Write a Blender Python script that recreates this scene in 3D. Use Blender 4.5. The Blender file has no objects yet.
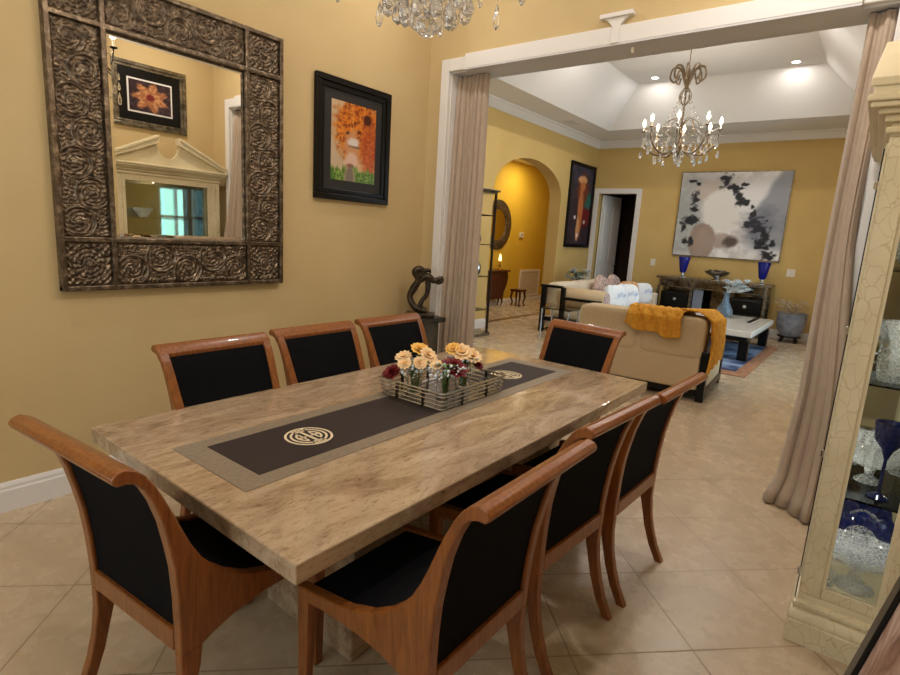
import bpy, bmesh, math, random
import numpy as np
from mathutils import Vector, Matrix
PI = math.pi
SC = bpy.context.scene
COL = SC.collection
rnd = random.Random(7)

# ------------------------------------------------------------------ camera
F_ = Vector((-0.59598765, 0.78063366, -0.18817496))
R_ = Vector((0.78647214, 0.61476302, 0.05939696))
U_ = Vector((-0.16205027, 0.11259451, 0.98033779))
cam = bpy.data.cameras.new('camera'); cam.sensor_width = 36; cam.lens = 545.797 / 900 * 36
cam.clip_start = .02; cam.clip_end = 200
co = bpy.data.objects.new('camera', cam); COL.objects.link(co)
co.matrix_world = Matrix(((R_.x, U_.x, -F_.x, 3.46289679), (R_.y, U_.y, -F_.y, -1.54938116), (R_.z, U_.z, -F_.z, 1.6), (0, 0, 0, 1)))
SC.camera = co

# ------------------------------------------------------------------ world and exposure
w = bpy.data.worlds.new('world'); SC.world = w; w.use_nodes = True
bg = w.node_tree.nodes['Background']
bg.inputs[0].default_value = (.30, .72, 1, 1); bg.inputs[1].default_value = 1.0
vs = SC.view_settings
vs.view_transform = 'Standard'; vs.look = 'None'; vs.gamma = 1; vs.use_curve_mapping = False
vs.exposure = 0.15

def light(name, kind, loc, power, color, size=.1, sizey=None, rot=(0, 0, 0), spot=None):
    l = bpy.data.lights.new(name, kind); l.energy = power; l.color = color
    if kind == 'AREA':
        l.shape = 'RECTANGLE' if sizey else 'DISK'; l.size = size
        if sizey: l.size_y = sizey
    else: l.shadow_soft_size = size
    if spot: l.spot_size = spot; l.spot_blend = .6
    o = bpy.data.objects.new(name, l); o.location = loc; o.rotation_euler = rot; COL.objects.link(o); return o
WARM = (1, .88, .74); NEUT = (1, .95, .90); COOL = (.35, .78, 1)
# fill from an added rear window; daylight through glazed entry and living-room glass
light('rear_fill_light', 'AREA', (1.9, -3.62, 1.7), 34, (1, .97, .93), 2.5, 1.9, (PI/2, 0, 0))
light('entry_daylight', 'AREA', (-2.12, 4.65, 1.25), 22, COOL, 2.0, .8, (0, -PI/2, 0))
light('living_daylight', 'AREA', (3.88, 7.1, 1.4), 60, (.82, .92, 1), 2.5, 3.4, (0, PI/2, 0))

# ------------------------------------------------------------------ helpers
def s2l(c):
    return tuple(((v/255)/12.92 if v/255 <= .04045 else (((v/255)+.055)/1.055)**2.4) for v in c)
def col(*c): return (*s2l(c), 1)

def mat(name, color=(.8, .8, .8, 1), rough=.5, metal=0, trans=0, ior=1.45, emit=None, es=0, coat=0, spec=None, sheen=0):
    m = bpy.data.materials.new(name); m.use_nodes = True
    b = m.node_tree.nodes['Principled BSDF']
    b.inputs['Base Color'].default_value = color; b.inputs['Roughness'].default_value = rough
    b.inputs['Metallic'].default_value = metal; b.inputs['Transmission Weight'].default_value = trans
    b.inputs['IOR'].default_value = ior; b.inputs['Coat Weight'].default_value = coat
    b.inputs['Sheen Weight'].default_value = sheen
    if spec is not None: b.inputs['Specular IOR Level'].default_value = spec
    if emit: b.inputs['Emission Color'].default_value = emit; b.inputs['Emission Strength'].default_value = es
    return m
class N:
    def __init__(s, m): s.nt = m.node_tree; s.b = s.nt.nodes['Principled BSDF']
    def n(s, t, **k):
        x = s.nt.nodes.new(t)
        for a, v in k.items(): setattr(x, a, v)
        return x
    def l(s, a, b): s.nt.links.new(a, b)
    def coords(s, scale=(1, 1, 1), which='Object', rot=(0, 0, 0)):
        t = s.n('ShaderNodeTexCoord'); m = s.n('ShaderNodeMapping'); m.inputs['Scale'].default_value = scale; m.inputs['Rotation'].default_value = rot
        s.l(t.outputs[which], m.inputs[0]); return m.outputs[0]
    def noise(s, vec, scale, detail=4, rough=.55, dist=0):
        t = s.n('ShaderNodeTexNoise'); t.inputs['Scale'].default_value = scale; t.inputs['Detail'].default_value = detail
        t.inputs['Roughness'].default_value = rough; t.inputs['Distortion'].default_value = dist; s.l(vec, t.inputs['Vector']); return t.outputs['Fac']
    def ramp(s, fac, stops):
        r = s.n('ShaderNodeValToRGB'); e = r.color_ramp.elements
        while len(e) < len(stops): e.new(.5)
        for el, (p, c) in zip(e, stops): el.position = p; el.color = c
        s.l(fac, r.inputs[0]); return r.outputs[0]
    def mix(s, fac, a, b, mode='MIX'):
        m = s.n('ShaderNodeMix', data_type='RGBA', blend_type=mode)
        for k, v in ((0, fac), (6, a), (7, b)):
            if hasattr(v, 'is_linked') or isinstance(v, bpy.types.NodeSocket): s.l(v, m.inputs[k])
            else: m.inputs[k].default_value = v
        return m.outputs[2]
    def math(s, op, a, b=None, c=None):
        m = s.n('ShaderNodeMath', operation=op)
        for k, v in enumerate((a, b, c)):
            if v is None: continue
            if isinstance(v, bpy.types.NodeSocket): s.l(v, m.inputs[k])
            else: m.inputs[k].default_value = v
        return m.outputs[0]
    def base(s, c): s.l(c, s.b.inputs['Base Color'])
    def bump(s, h, strength=.2, dist=.01):
        b = s.n('ShaderNodeBump'); b.inputs['Strength'].default_value = strength; b.inputs['Distance'].default_value = dist
        s.l(h, b.inputs['Height']); s.l(b.outputs[0], s.b.inputs['Normal'])

def noisy(name, c1, c2, scale, rough=.6, stretch=(1, 1, 1), detail=4, bump=0, lo=.35, hi=.65, **k):
    m = mat(name, c1, rough, **k); n = N(m); v = n.coords(stretch); f = n.noise(v, scale, detail)
    n.base(n.ramp(f, [(lo, c1), (hi, c2)]))
    if bump: n.bump(f, bump, .01)
    return m

# ------------------------------------------------------------------ materials
M = {}
M['wall'] = noisy('wall_ochre_paint', col(203, 179, 132), col(197, 172, 124), 1.3, .75)
M['wall_living'] = noisy('wall_gold_paint', col(207, 177, 112), col(201, 169, 104), 1.3, .75)
M['wall_hall'] = noisy('wall_deep_yellow_paint', col(212, 174, 52), col(206, 166, 44), 1.3, .75)
M['white'] = mat('white_trim_paint', col(226, 222, 218), .45)
M['ceil'] = mat('white_ceiling_paint', col(226, 223, 220), .85)
M['soffit'] = mat('soffit_grey_paint', col(206, 205, 206), .6)
M['black'] = mat('black_lacquer', col(13, 12, 12), .32, spec=.3)
M['blackfab'] = noisy('black_upholstery', col(8, 8, 10), col(13, 13, 16), 60, .85)
M['blackfab'].node_tree.nodes['Principled BSDF'].inputs['Specular IOR Level'].default_value = .12
M['chrome'] = mat('polished_nickel', col(198, 200, 204), .22, 1)
M['chandiron'] = mat('antique_brown_iron', col(112, 94, 72), .4, .6)
M['iron'] = mat('dark_iron', col(60, 52, 44), .4, .8)
M['bronze'] = noisy('dark_bronze', col(46, 38, 30), col(84, 72, 58), 18, .35, metal=.7)
M['glass'] = mat('clear_glass', (1, 1, 1, 1), .02, trans=1, ior=1.45)
def thinglass(name, c):
    m = bpy.data.materials.new(name); m.use_nodes = True; nt = m.node_tree; nt.nodes.remove(nt.nodes['Principled BSDF'])
    tr_ = nt.nodes.new('ShaderNodeBsdfTransparent'); tr_.inputs[0].default_value = c; gl_ = nt.nodes.new('ShaderNodeBsdfGlossy'); gl_.inputs['Roughness'].default_value = .01
    fr_ = nt.nodes.new('ShaderNodeFresnel'); fr_.inputs[0].default_value = 1.3; mx = nt.nodes.new('ShaderNodeMixShader')
    nt.links.new(fr_.outputs[0], mx.inputs[0]); nt.links.new(tr_.outputs[0], mx.inputs[1]); nt.links.new(gl_.outputs[0], mx.inputs[2]); nt.links.new(mx.outputs[0], nt.nodes['Material Output'].inputs[0]); return m
M['pane'] = thinglass('clear_pane', (.95, .97, .96, 1)); M['shelfglass'] = thinglass('green_edged_glass', (.91, .96, .94, 1))
M['crystal'] = mat('crystal', (1, 1, 1, 1), .06, trans=.93, ior=1.5)
M['blueglass'] = mat('cobalt_glass', col(24, 38, 160), .06, trans=.4, ior=1.5)
M['mirror'] = mat('mirror_silver', col(236, 232, 222), .005, 1)
M['bulb'] = mat('lit_bulb', (1, .9, .7, 1), .3, emit=(1, .8, .55, 1), es=22)
M['can'] = mat('recessed_lamp_face', (1, .95, .85, 1), .3, emit=(1, .93, .8, 1), es=9)
M['beige'] = noisy('beige_sofa_fabric', col(206, 184, 150), col(192, 170, 136), 90, .9)
M['cream'] = noisy('cream_sofa_fabric', col(226, 214, 194), col(214, 200, 178), 90, .9)
M['whitefab'] = noisy('white_blue_cushion_fabric', col(232, 234, 238), col(150, 170, 205), 9, .9, lo=.5, hi=.72)
M['pinkfab'] = noisy('pale_pink_patterned_fabric', col(222, 200, 190), col(158, 128, 124), 16, .9)
M['orangefab'] = noisy('tan_patterned_fabric', col(214, 172, 120), col(176, 122, 78), 14, .9)
M['mustard'] = noisy('mustard_knit', col(222, 162, 56), col(202, 136, 38), 30, .95, bump=.3)
M['curtain'] = noisy('taupe_curtain_fabric', col(180, 160, 140), col(172, 152, 133), 30, .85, stretch=(1, 1, .3), sheen=.15)
M['cream_gloss'] = mat('glossy_cream_top', col(222, 214, 202), .12)
M['petal_red'] = noisy('dark_red_petals', col(130, 10, 22), col(90, 4, 14), 60, .6)
M['petal_peach'] = noisy('peach_petals', col(240, 196, 140), col(250, 222, 176), 60, .6)
M['petal_yellow'] = noisy('golden_petals', col(232, 170, 62), col(246, 204, 110), 60, .6)
M['petal_white'] = noisy('white_petals', col(238, 238, 236), col(206, 222, 232), 40, .6)
M['leaf'] = noisy('green_leaf', col(72, 110, 40), col(110, 140, 62), 20, .5)
M['drygrass'] = noisy('dried_grass', col(206, 188, 158), col(168, 146, 112), 20, .8)
M['darkwood'] = noisy('dark_red_wood', col(92, 44, 22), col(66, 30, 16), 5, .35, stretch=(1, 1, 6))
M['plate'] = mat('white_plastic', col(232, 224, 206), .4)
M['grey_stone'] = noisy('grey_glazed_stone', col(150, 154, 166), col(110, 114, 128), 9, .35)
M['antsilver'] = noisy('antique_silver', col(150, 140, 122), col(86, 78, 66), 16, .3, metal=.85)
M['mirrorpanel'] = noisy('smoked_mirror_panel', col(130, 120, 104), col(70, 62, 52), 7, .08, metal=.95)
M['bluecloth'] = mat('grey_blue_board', col(128, 134, 150), .6)

def wood(name, a, b, c, axis=(14, 14, 1.2), scale=5, rough=.3):
    m = mat(name, a, rough, coat=.25); n = N(m); v = n.coords(axis)
    f = n.noise(v, scale, 6, .6, .6); n.base(n.ramp(f, [(.3, a), (.5, b), (.72, c)])); n.bump(f, .04, .003); return m
M['cherry'] = wood('honey_cherry_wood', col(106, 58, 23), col(130, 74, 30), col(150, 92, 41))
def travertine(name='polished_travertine', sc=(4.2, 1.2, 4.2)):
    m = mat(name, (1, 1, 1, 1), .13, coat=.3); n = N(m); v = n.coords(sc)
    f = n.noise(v, 2.4, 9, .68, 1.1); c = n.ramp(f, [(.25, col(122, 98, 76)), (.42, col(160, 135, 107)), (.55, col(181, 157, 128)), (.75, col(201, 180, 152))])
    v2 = n.coords((26, 8, 26)); f2 = n.noise(v2, 3, 8, .75, .5); k = n.ramp(f2, [(.36, (.50, .42, .36, 1)), (.47, (1, 1, 1, 1))])
    c = n.mix(.75, c, k, 'MULTIPLY')
    v3 = n.coords((1, 1, 1)); f3 = n.noise(v3, 1.6, 2); c = n.mix(.5, c, n.ramp(f3, [(.3, (.8, .76, .74, 1)), (.7, (1.0, 1, 1, 1))]), 'MULTIPLY')
    n.base(c); n.bump(f2, .03, .004)
    return m
M['trav'] = travertine()
# crackled ivory paint
m = mat('crackled_ivory_paint', col(218, 204, 168), .4); n = N(m); v = n.coords((1, 1, .55))
wn = n.n('ShaderNodeTexNoise'); wn.inputs['Scale'].default_value = 9; n.l(v, wn.inputs['Vector'])
vv = n.n('ShaderNodeVectorMath', operation='MULTIPLY_ADD'); n.l(wn.outputs['Color'], vv.inputs[0]); vv.inputs[1].default_value = (.09, .09, .09); n.l(v, vv.inputs[2])
vo = n.n('ShaderNodeTexVoronoi', feature='DISTANCE_TO_EDGE'); vo.inputs['Scale'].default_value = 24; n.l(vv.outputs[0], vo.inputs['Vector'])
fn = n.noise(n.coords(), 5, 3)
n.base(n.mix(n.ramp(vo.outputs['Distance'], [(.0, (1, 1, 1, 1)), (.03, (0, 0, 0, 1))]), n.ramp(fn, [(.3, col(212, 197, 160)), (.7, col(226, 213, 180))]), col(194, 172, 134)))
M['crackle'] = m
M['ivory'] = noisy('ivory_paint', col(222, 208, 174), col(212, 197, 160), 5, .4)
def cutglass(name, tint, dens, sc):
    m = bpy.data.materials.new(name); m.use_nodes = True; nt = m.node_tree; nt.nodes.remove(nt.nodes['Principled BSDF'])
    tr_ = nt.nodes.new('ShaderNodeBsdfTransparent'); tr_.inputs[0].default_value = tint
    pb = nt.nodes.new('ShaderNodeBsdfPrincipled'); pb.inputs['Base Color'].default_value = tint; pb.inputs['Roughness'].default_value = .08; pb.inputs['Coat Weight'].default_value = .6
    tx = nt.nodes.new('ShaderNodeTexCoord'); vo_ = nt.nodes.new('ShaderNodeTexVoronoi'); vo_.inputs['Scale'].default_value = sc; vo_.feature = 'DISTANCE_TO_EDGE'
    nt.links.new(tx.outputs['Object'], vo_.inputs['Vector']); rp = nt.nodes.new('ShaderNodeValToRGB'); rp.color_ramp.elements[0].position = .02; rp.color_ramp.elements[0].color = (dens+.22,)*3+(1,); rp.color_ramp.elements[1].position = .12; rp.color_ramp.elements[1].color = (dens,)*3+(1,)
    nt.links.new(vo_.outputs['Distance'], rp.inputs[0]); mx = nt.nodes.new('ShaderNodeMixShader'); nt.links.new(rp.outputs[0], mx.inputs[0]); nt.links.new(tr_.outputs[0], mx.inputs[1]); nt.links.new(pb.outputs[0], mx.inputs[2])
    bp_ = nt.nodes.new('ShaderNodeBump'); bp_.inputs['Strength'].default_value = .8; bp_.inputs['Distance'].default_value = .01; nt.links.new(vo_.outputs['Distance'], bp_.inputs['Height']); nt.links.new(bp_.outputs[0], pb.inputs['Normal'])
    nt.links.new(mx.outputs[0], nt.nodes['Material Output'].inputs[0]); return m
M['cutcrystal'] = cutglass('cut_crystal', (.97, .98, .98, 1), .20, 62); M['navyglass'] = cutglass('navy_cut_glass', (.02, .03, .16, 1), .5, 30)
# floor tiles, laid on the diagonal
m = mat('beige_floor_tile', (1, 1, 1, 1), .3); n = N(m)
tcn = n.n('ShaderNodeTexCoord'); sp = n.n('ShaderNodeSeparateXYZ'); n.l(tcn.outputs['Object'], sp.inputs[0])
TS = .51585; r2 = 2**.5
A = n.math('DIVIDE', n.math('SUBTRACT', n.math('DIVIDE', n.math('ADD', sp.outputs[0], sp.outputs[1]), r2), 2.144), TS)
B = n.math('DIVIDE', n.math('SUBTRACT', n.math('DIVIDE', n.math('SUBTRACT', sp.outputs[1], sp.outputs[0]), r2), -1.7583), TS)
def edge(x):
    fr = n.math('FRACT', x); return n.math('MINIMUM', fr, n.math('SUBTRACT', 1.0, fr))
g = n.math('LESS_THAN', n.math('MINIMUM', edge(A), edge(B)), .0065)
cx = n.n('ShaderNodeCombineXYZ'); n.l(n.math('FLOOR', A), cx.inputs[0]); n.l(n.math('FLOOR', B), cx.inputs[1])
wnz = n.n('ShaderNodeTexWhiteNoise'); n.l(cx.outputs[0], wnz.inputs['Vector'])
f = n.noise(n.coords((1, 1, 1)), 5.5, 9, .66, .15)
tc_ = n.ramp(f, [(.28, col(180, 158, 130)), (.55, col(191, 170, 142)), (.78, col(202, 182, 156))])
tc_ = n.mix(n.math('MULTIPLY', wnz.outputs['Value'], .22), tc_, col(174, 151, 123))
n.base(n.mix(g, tc_, col(146, 124, 100)))
n.l(n.math('ADD', n.math('MULTIPLY', g, .4), n.math('MULTIPLY_ADD', f, .18, .18)), n.b.inputs['Roughness'])
M['tile'] = m
# worked pewter for the mirror frame
m = mat('embossed_pewter', (1, 1, 1, 1), .38, .8); n = N(m)
f = n.noise(n.coords(), 26, 6, .7); n.base(n.ramp(f, [(.3, col(64, 54, 44)), (.5, col(104, 90, 75)), (.72, col(170, 152, 130))]))
f2 = n.noise(n.coords(), 120, 3); n.bump(f2, .4, .004)
M['pewter'] = m
# leaning artwork: pinkish cracked stone texture
m = mat('stone_textured_canvas', (1, 1, 1, 1), .6); n = N(m)
f = n.noise(n.coords((1, 1, .6)), 7, 9, .7, 1.5); n.base(n.ramp(f, [(.25, col(70, 44, 36)), (.42, col(150, 112, 92)), (.55, col(186, 158, 142)), (.7, col(206, 188, 178)), (.85, col(150, 112, 84))]))
M['stonecanvas'] = m
# painted (pigment held in a colour attribute)
def attrmat(name, rough=.6):
    m = mat(name, (1, 1, 1, 1), rough); n = N(m); a = n.n('ShaderNodeVertexColor'); a.layer_name = 'Col'; n.base(a.outputs[0]); return m

# ------------------------------------------------------------------ mesh builder
class MB:
    def __init__(s): s.v = []; s.f = []
    def add(s, vs, fs, mtx=None):
        o = len(s.v)
        if mtx is not None: vs = [mtx @ Vector(v) for v in vs]
        s.v += [tuple(v) for v in vs]; s.f += [tuple(i + o for i in f) for f in fs]; return s
    def box(s, x0, x1, y0, y1, z0, z1, mtx=None):
        return s.add([(x0, y0, z0), (x1, y0, z0), (x1, y1, z0), (x0, y1, z0), (x0, y0, z1), (x1, y0, z1), (x1, y1, z1), (x0, y1, z1)],
                     [(3, 2, 1, 0), (4, 5, 6, 7), (0, 1, 5, 4), (1, 2, 6, 5), (2, 3, 7, 6), (3, 0, 4, 7)], mtx)
    def prism(s, prof, a, b, axis='x', mtx=None):
        """prof: 2d outline; extruded from a to b along axis (x: prof=(y,z); y: prof=(x,z); z: prof=(x,y))"""
        P = {'x': lambda p, t: (t, p[0], p[1]), 'y': lambda p, t: (p[0], t, p[1]), 'z': lambda p, t: (p[0], p[1], t)}[axis]
        n = len(prof); vs = [P(p, a) for p in prof] + [P(p, b) for p in prof]
        return s.add(vs, [tuple(range(n)), tuple(range(2*n-1, n-1, -1))] + [(i, i+n, (i+1) % n + n, (i+1) % n) for i in range(n)], mtx)
    def lathe(s, prof, c=(0, 0, 0), seg=20, mtx=None, scal=None):
        vs = []; fs = []; n = len(prof)
        for r, z in prof:
            for k in range(seg):
                a = 2*PI*k/seg; q = r * (scal(a, z) if scal else 1)
                vs.append((c[0]+q*math.cos(a), c[1]+q*math.sin(a), c[2]+z))
        for i in range(n-1):
            for k in range(seg):
                k2 = (k+1) % seg; fs.append((i*seg+k, i*seg+k2, (i+1)*seg+k2, (i+1)*seg+k))
        if prof[0][0] > 1e-5: fs.append(tuple(reversed(range(seg))))
        if prof[-1][0] > 1e-5: fs.append(tuple((n-1)*seg+k for k in range(seg)))
        return s.add(vs, fs, mtx)
    def tube(s, pts, r, seg=8, mtx=None, closed=False):
        pts = [Vector(p) for p in pts]; n = len(pts)
        rs = r if isinstance(r, (list, tuple)) else [r]*n
        vs = []; fs = []; up = Vector((0, 0, 1)); prev = None
        for i, p in enumerate(pts):
            if closed: t = pts[(i+1) % n] - pts[i-1]
            else: t = pts[min(i+1, n-1)] - pts[max(i-1, 0)]
            t.normalize()
            if prev is None:
                u = t.cross(up if abs(t.z) < .9 else Vector((1, 0, 0))).normalized()
            else: u = (prev - t*prev.dot(t)).normalized()
            prev = u; w_ = t.cross(u)
            for k in range(seg):
                a = 2*PI*k/seg; vs.append(p + (u*math.cos(a) + w_*math.sin(a))*rs[i])
        m = n if closed else n-1
        for i in range(m):
            j = (i+1) % n
            for k in range(seg):
                k2 = (k+1) % seg; fs.append((i*seg+k, i*seg+k2, j*seg+k2, j*seg+k))
        if not closed: fs += [tuple(reversed(range(seg))), tuple((n-1)*seg+k for k in range(seg))]
        return s.add(vs, fs, mtx)
    def ball(s, c, r, seg=12, rings=8, sc=(1, 1, 1), mtx=None):
        prof = [(r*math.sin(PI*i/rings), -r*math.cos(PI*i/rings)) for i in range(rings+1)]
        prof[0] = (r*.02, -r); prof[-1] = (r*.02, r)
        t = Matrix.Translation(c) @ Matrix.Diagonal((*sc, 1))
        return s.lathe(prof, (0, 0, 0), seg, (mtx @ t) if mtx is not None else t)
    def grid(s, fn, nu, nv, mtx=None):
        vs = [fn(i/nu, j/nv) for j in range(nv+1) for i in range(nu+1)]
        fs = [(j*(nu+1)+i, j*(nu+1)+i+1, (j+1)*(nu+1)+i+1, (j+1)*(nu+1)+i) for j in range(nv) for i in range(nu)]
        return s.add(vs, fs, mtx)
    def build(s, name, m, parent=None, smooth=None, bevel=0, seg=2, solid=0, sub=0):
        me = bpy.data.meshes.new(name); me.from_pydata(s.v, [], s.f); me.update()
        bm = bmesh.new(); bm.from_mesh(me)
        big = [f for f in bm.faces if len(f.verts) > 4]
        if big: bmesh.ops.triangulate(bm, faces=big)
        if not solid: bmesh.ops.recalc_face_normals(bm, faces=bm.faces)
        bm.to_mesh(me); bm.free()
        if m: me.materials.append(m)
        if smooth is not None:
            me.polygons.foreach_set('use_smooth', [True]*len(me.polygons)); me.set_sharp_from_angle(angle=math.radians(smooth))
        o = bpy.data.objects.new(name, me); COL.objects.link(o)
        if parent: o.parent = parent
        if bevel:
            b = o.modifiers.new('bevel', 'BEVEL'); b.width = bevel; b.segments = seg; b.limit_method = 'ANGLE'; b.angle_limit = math.radians(40)
        if solid:
            b = o.modifiers.new('solid', 'SOLIDIFY'); b.thickness = solid; b.offset = 0
        if sub:
            b = o.modifiers.new('sub', 'SUBSURF'); b.levels = sub; b.render_levels = sub
        return o
def tag(o, label=None, cat=None, group=None, kind=None):
    if label: o['label'] = label
    if cat: o['category'] = cat
    if group: o['group'] = group
    if kind: o['kind'] = kind
    return o
def thing(name, label, cat, loc=(0, 0, 0), rz=0, group=None):
    o = bpy.data.objects.new(name, None); o.empty_display_size = .1; COL.objects.link(o); o.location = loc; o.rotation_euler = (0, 0, rz)
    return tag(o, label, cat, group)
def dup(o, parent=None):
    c = o.copy(); COL.objects.link(c); c.parent = parent
    for ch in [x for x in COL.objects if x.parent == o]: dup(ch, c)
    return c
def struct(name, mb, m, parent=None, **k):
    o = mb.build(name, m, parent, **k)
    if not parent: o['kind'] = 'structure'
    return o
def V(x, y, z): return Vector((x, y, z))
def TR(x, y, z, rz=0, rx=0, ry=0):
    return Matrix.Translation((x, y, z)) @ Matrix.Rotation(rz, 4, 'Z') @ Matrix.Rotation(ry, 4, 'Y') @ Matrix.Rotation(rx, 4, 'X')
def softbox(mb, x0, x1, y0, y1, z0, z1, n=7, puff=.02, mtx=None, e=.18):
    """a cushion: superellipsoid-like box with crown"""
    cx, cy, cz = (x0+x1)/2, (y0+y1)/2, (z0+z1)/2; hx, hy, hz = (x1-x0)/2, (y1-y0)/2, (z1-z0)/2
    vs = []; fs = []; nu, nv = 28, 14
    def sg(a, p): return math.copysign(abs(a)**p, a)
    for j in range(nv+1):
        ph = -PI/2 + PI*j/nv
        for i in range(nu):
            th = 2*PI*i/nu
            vs.append((cx+hx*sg(math.cos(ph), e)*sg(math.cos(th), e), cy+hy*sg(math.cos(ph), e)*sg(math.sin(th), e), cz+hz*sg(math.sin(ph), e*1.6)))
    for j in range(nv):
        for i in range(nu):
            k = (i+1) % nu; fs.append((j*nu+i, j*nu+k, (j+1)*nu+k, (j+1)*nu+i))
    return mb.add(vs, fs, mtx)

# value noise for pigment and relief
_rs = np.random.RandomState(3); _T = _rs.rand(64, 64)
def vnoise(x, y, sc=1.0, oct=4):
    x = np.asarray(x)*sc; y = np.asarray(y)*sc; o = np.zeros(np.broadcast(x, y).shape); a = 1.; tot = 0
    for k in range(oct):
        xi = np.floor(x).astype(int); yi = np.floor(y).astype(int); fx = x-xi; fy = y-yi
        fx = fx*fx*(3-2*fx); fy = fy*fy*(3-2*fy)
        g_ = lambda i, j: _T[(i+17*k) % 64, (j+29*k) % 64]
        o += a*((g_(xi, yi)*(1-fx)+g_(xi+1, yi)*fx)*(1-fy)+(g_(xi, yi+1)*(1-fx)+g_(xi+1, yi+1)*fx)*fy); tot += a
        a *= .5; x = x*2.03; y = y*2.03
    return o/tot
def ss(a, b, x): t = np.clip((x-a)/(b-a), 0, 1); return t*t*(3-2*t)
def painted(name, parent, O, U, Vv, w_, h_, nu, nv, fn, m):
    """flat painted sheet: origin O, unit axes U,V; fn(u,v)->(…,3) sRGB 0-255"""
    O, U, Vv = Vector(O), Vector(U), Vector(Vv)
    uu, vv = np.meshgrid(np.linspace(0, 1, nu+1), np.linspace(0, 1, nv+1))
    c = np.clip(fn(uu, vv), 0, 255)/255
    c = np.where(c <= .04045, c/12.92, ((c+.055)/1.055)**2.4).reshape(-1, 3)
    mb = MB(); mb.grid(lambda a, b: O+U*(a*w_)+Vv*(b*h_), nu, nv)
    me = bpy.data.meshes.new(name); me.from_pydata(mb.v, [], mb.f)
    at = me.color_attributes.new('Col', 'FLOAT_COLOR', 'POINT')
    at.data.foreach_set('color', np.concatenate([c, np.ones((len(c), 1))], 1).astype(np.float32).ravel())
    me.materials.append(m); o = bpy.data.objects.new(name, me); COL.objects.link(o); o.parent = parent; return o
def lay(c, m_, rgb): return c*(1-m_[..., None]) + np.array(rgb, float)*m_[..., None]
def blob(u, v, cx_, cy_, rx, ry, soft=.25, n=.0, rot=0, nsc=6):
    du, dv = u-cx_, v-cy_; a, b = math.cos(rot), math.sin(rot)
    d = np.sqrt(((du*a+dv*b)/rx)**2+((-du*b+dv*a)/ry)**2)
    if n: d = d + n*(vnoise(u*3+cx_*9, v*3+cy_*7, nsc)-.5)*2
    return 1-ss(1-soft, 1+soft, d)

# ================================================================== SHELL
YW, YB = 2.449, 2.713          # the wall with the wide opening
XL, YF, XR = -1.849, 10.436, 3.757
HZ = 2.974
struct('floor', MB().box(-5, 4.2, -4, 13, -.1, 0), M['tile'])
struct('wall_left', MB().box(-.15, 0, -3.5, YW, 0, 3.9), M['wall'])
struct('wall_right', MB().box(XR, XR+.15, -3.65, YW, 0, 3.9), M['wall'])
# wall behind the camera with a hole for an added window
wb = MB(); wb.box(-.15, .6, -3.65, -3.5, 0, 3.9).box(3.2, XR, -3.65, -3.5, 0, 3.9).box(.6, 3.2, -3.65, -3.5, 0, .7).box(.6, 3.2, -3.65, -3.5, 2.7, 3.9)
struct('wall_rear', wb, M['wall'])
wf = MB(); wf.box(.6, 3.2, -3.6, -3.56, .7, .76).box(.6, 3.2, -3.6, -3.56, 2.64, 2.7)
for x in (.6, 1.44, 2.3, 3.14): wf.box(x, x+.06, -3.6, -3.56, .76, 2.64)
wnd = struct('added_window', wf, M['white']); MB().box(.66, 3.14, -3.585, -3.58, .76, 2.64).build('pane', M['pane'], wnd)  # unseen window, added as the opening for the rear fill light
struct('ceiling', MB().box(-.15, XR+.15, -3.65, YW, 3.9, 4.0), M['ceil'])
# opening wall
wo = MB(); wo.box(-1.85, .25, YW, YB, 0, 4.7).box(3.34, XR+.15, YW, YB, 0, 4.7).box(.25, 3.34, YW, YB, HZ, 4.7).box(.44, 3.15, YW-.03, YW, 3.08, 3.9)
struct('wall_opening', wo, M['wall'])
struct('trim_1', MB().box(.163, .25, YW-.035, YW, 0, 3.077).box(.25, .44, YW-.035, YW, HZ, 3.077), M['white'], bevel=.006)
struct('trim_2', MB().box(3.34, 3.427, YW-.035, YW, 0, 3.077).box(3.15, 3.34, YW-.035, YW, HZ, 3.077), M['white'], bevel=.006)
hd = MB().box(.435, 3.16, YW-.06, YW-.03, HZ, 3.088)
struct('trim_3', hd, M['white'], bevel=.004)
ks = MB().prism([(1.72, HZ), (1.78, HZ), (1.78, 3.085), (1.81, 3.12), (1.84, 3.14), (1.66, 3.14), (1.69, 3.12), (1.72, 3.085)], YW-.068, YW-.03, 'y').box(1.63, 1.87, YW-.085, YW-.03, 3.14, 3.17)
struct('trim_4', ks, M['white'], bevel=.004)
struct('trim_5', MB().box(.43, 3.16, YW-.058, YB, HZ-.012, HZ).box(.25, .43, YW, YB, HZ-.012, HZ).box(3.16, 3.34, YW, YB, HZ-.012, HZ), M['soffit'])
struct('trim_6', MB().box(.25, .262, YW, YB, 0, HZ-.012).box(3.328, 3.34, YW, YB, 0, HZ-.012), M['white'])
def baseprof(h=.16, t=.02): return [(0, 0), (t, 0), (t, h-.045), (t*.75, h-.035), (t*.75, h-.02), (t*.35, h), (0, h)]
struct('baseboard_left', MB().prism(baseprof(), -3.5, YW, 'y'), M['white'])
struct('baseboard_right', MB().prism([(XR-a, b) for a, b in baseprof()], -3.5, YW, 'y'), M['white'])
struct('baseboard_opening', MB().prism([(YW-a, b) for a, b in baseprof()], .0, .163, 'x').prism([(YW-a, b) for a, b in baseprof()], 3.427, XR, 'x'), M['white'])
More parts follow.
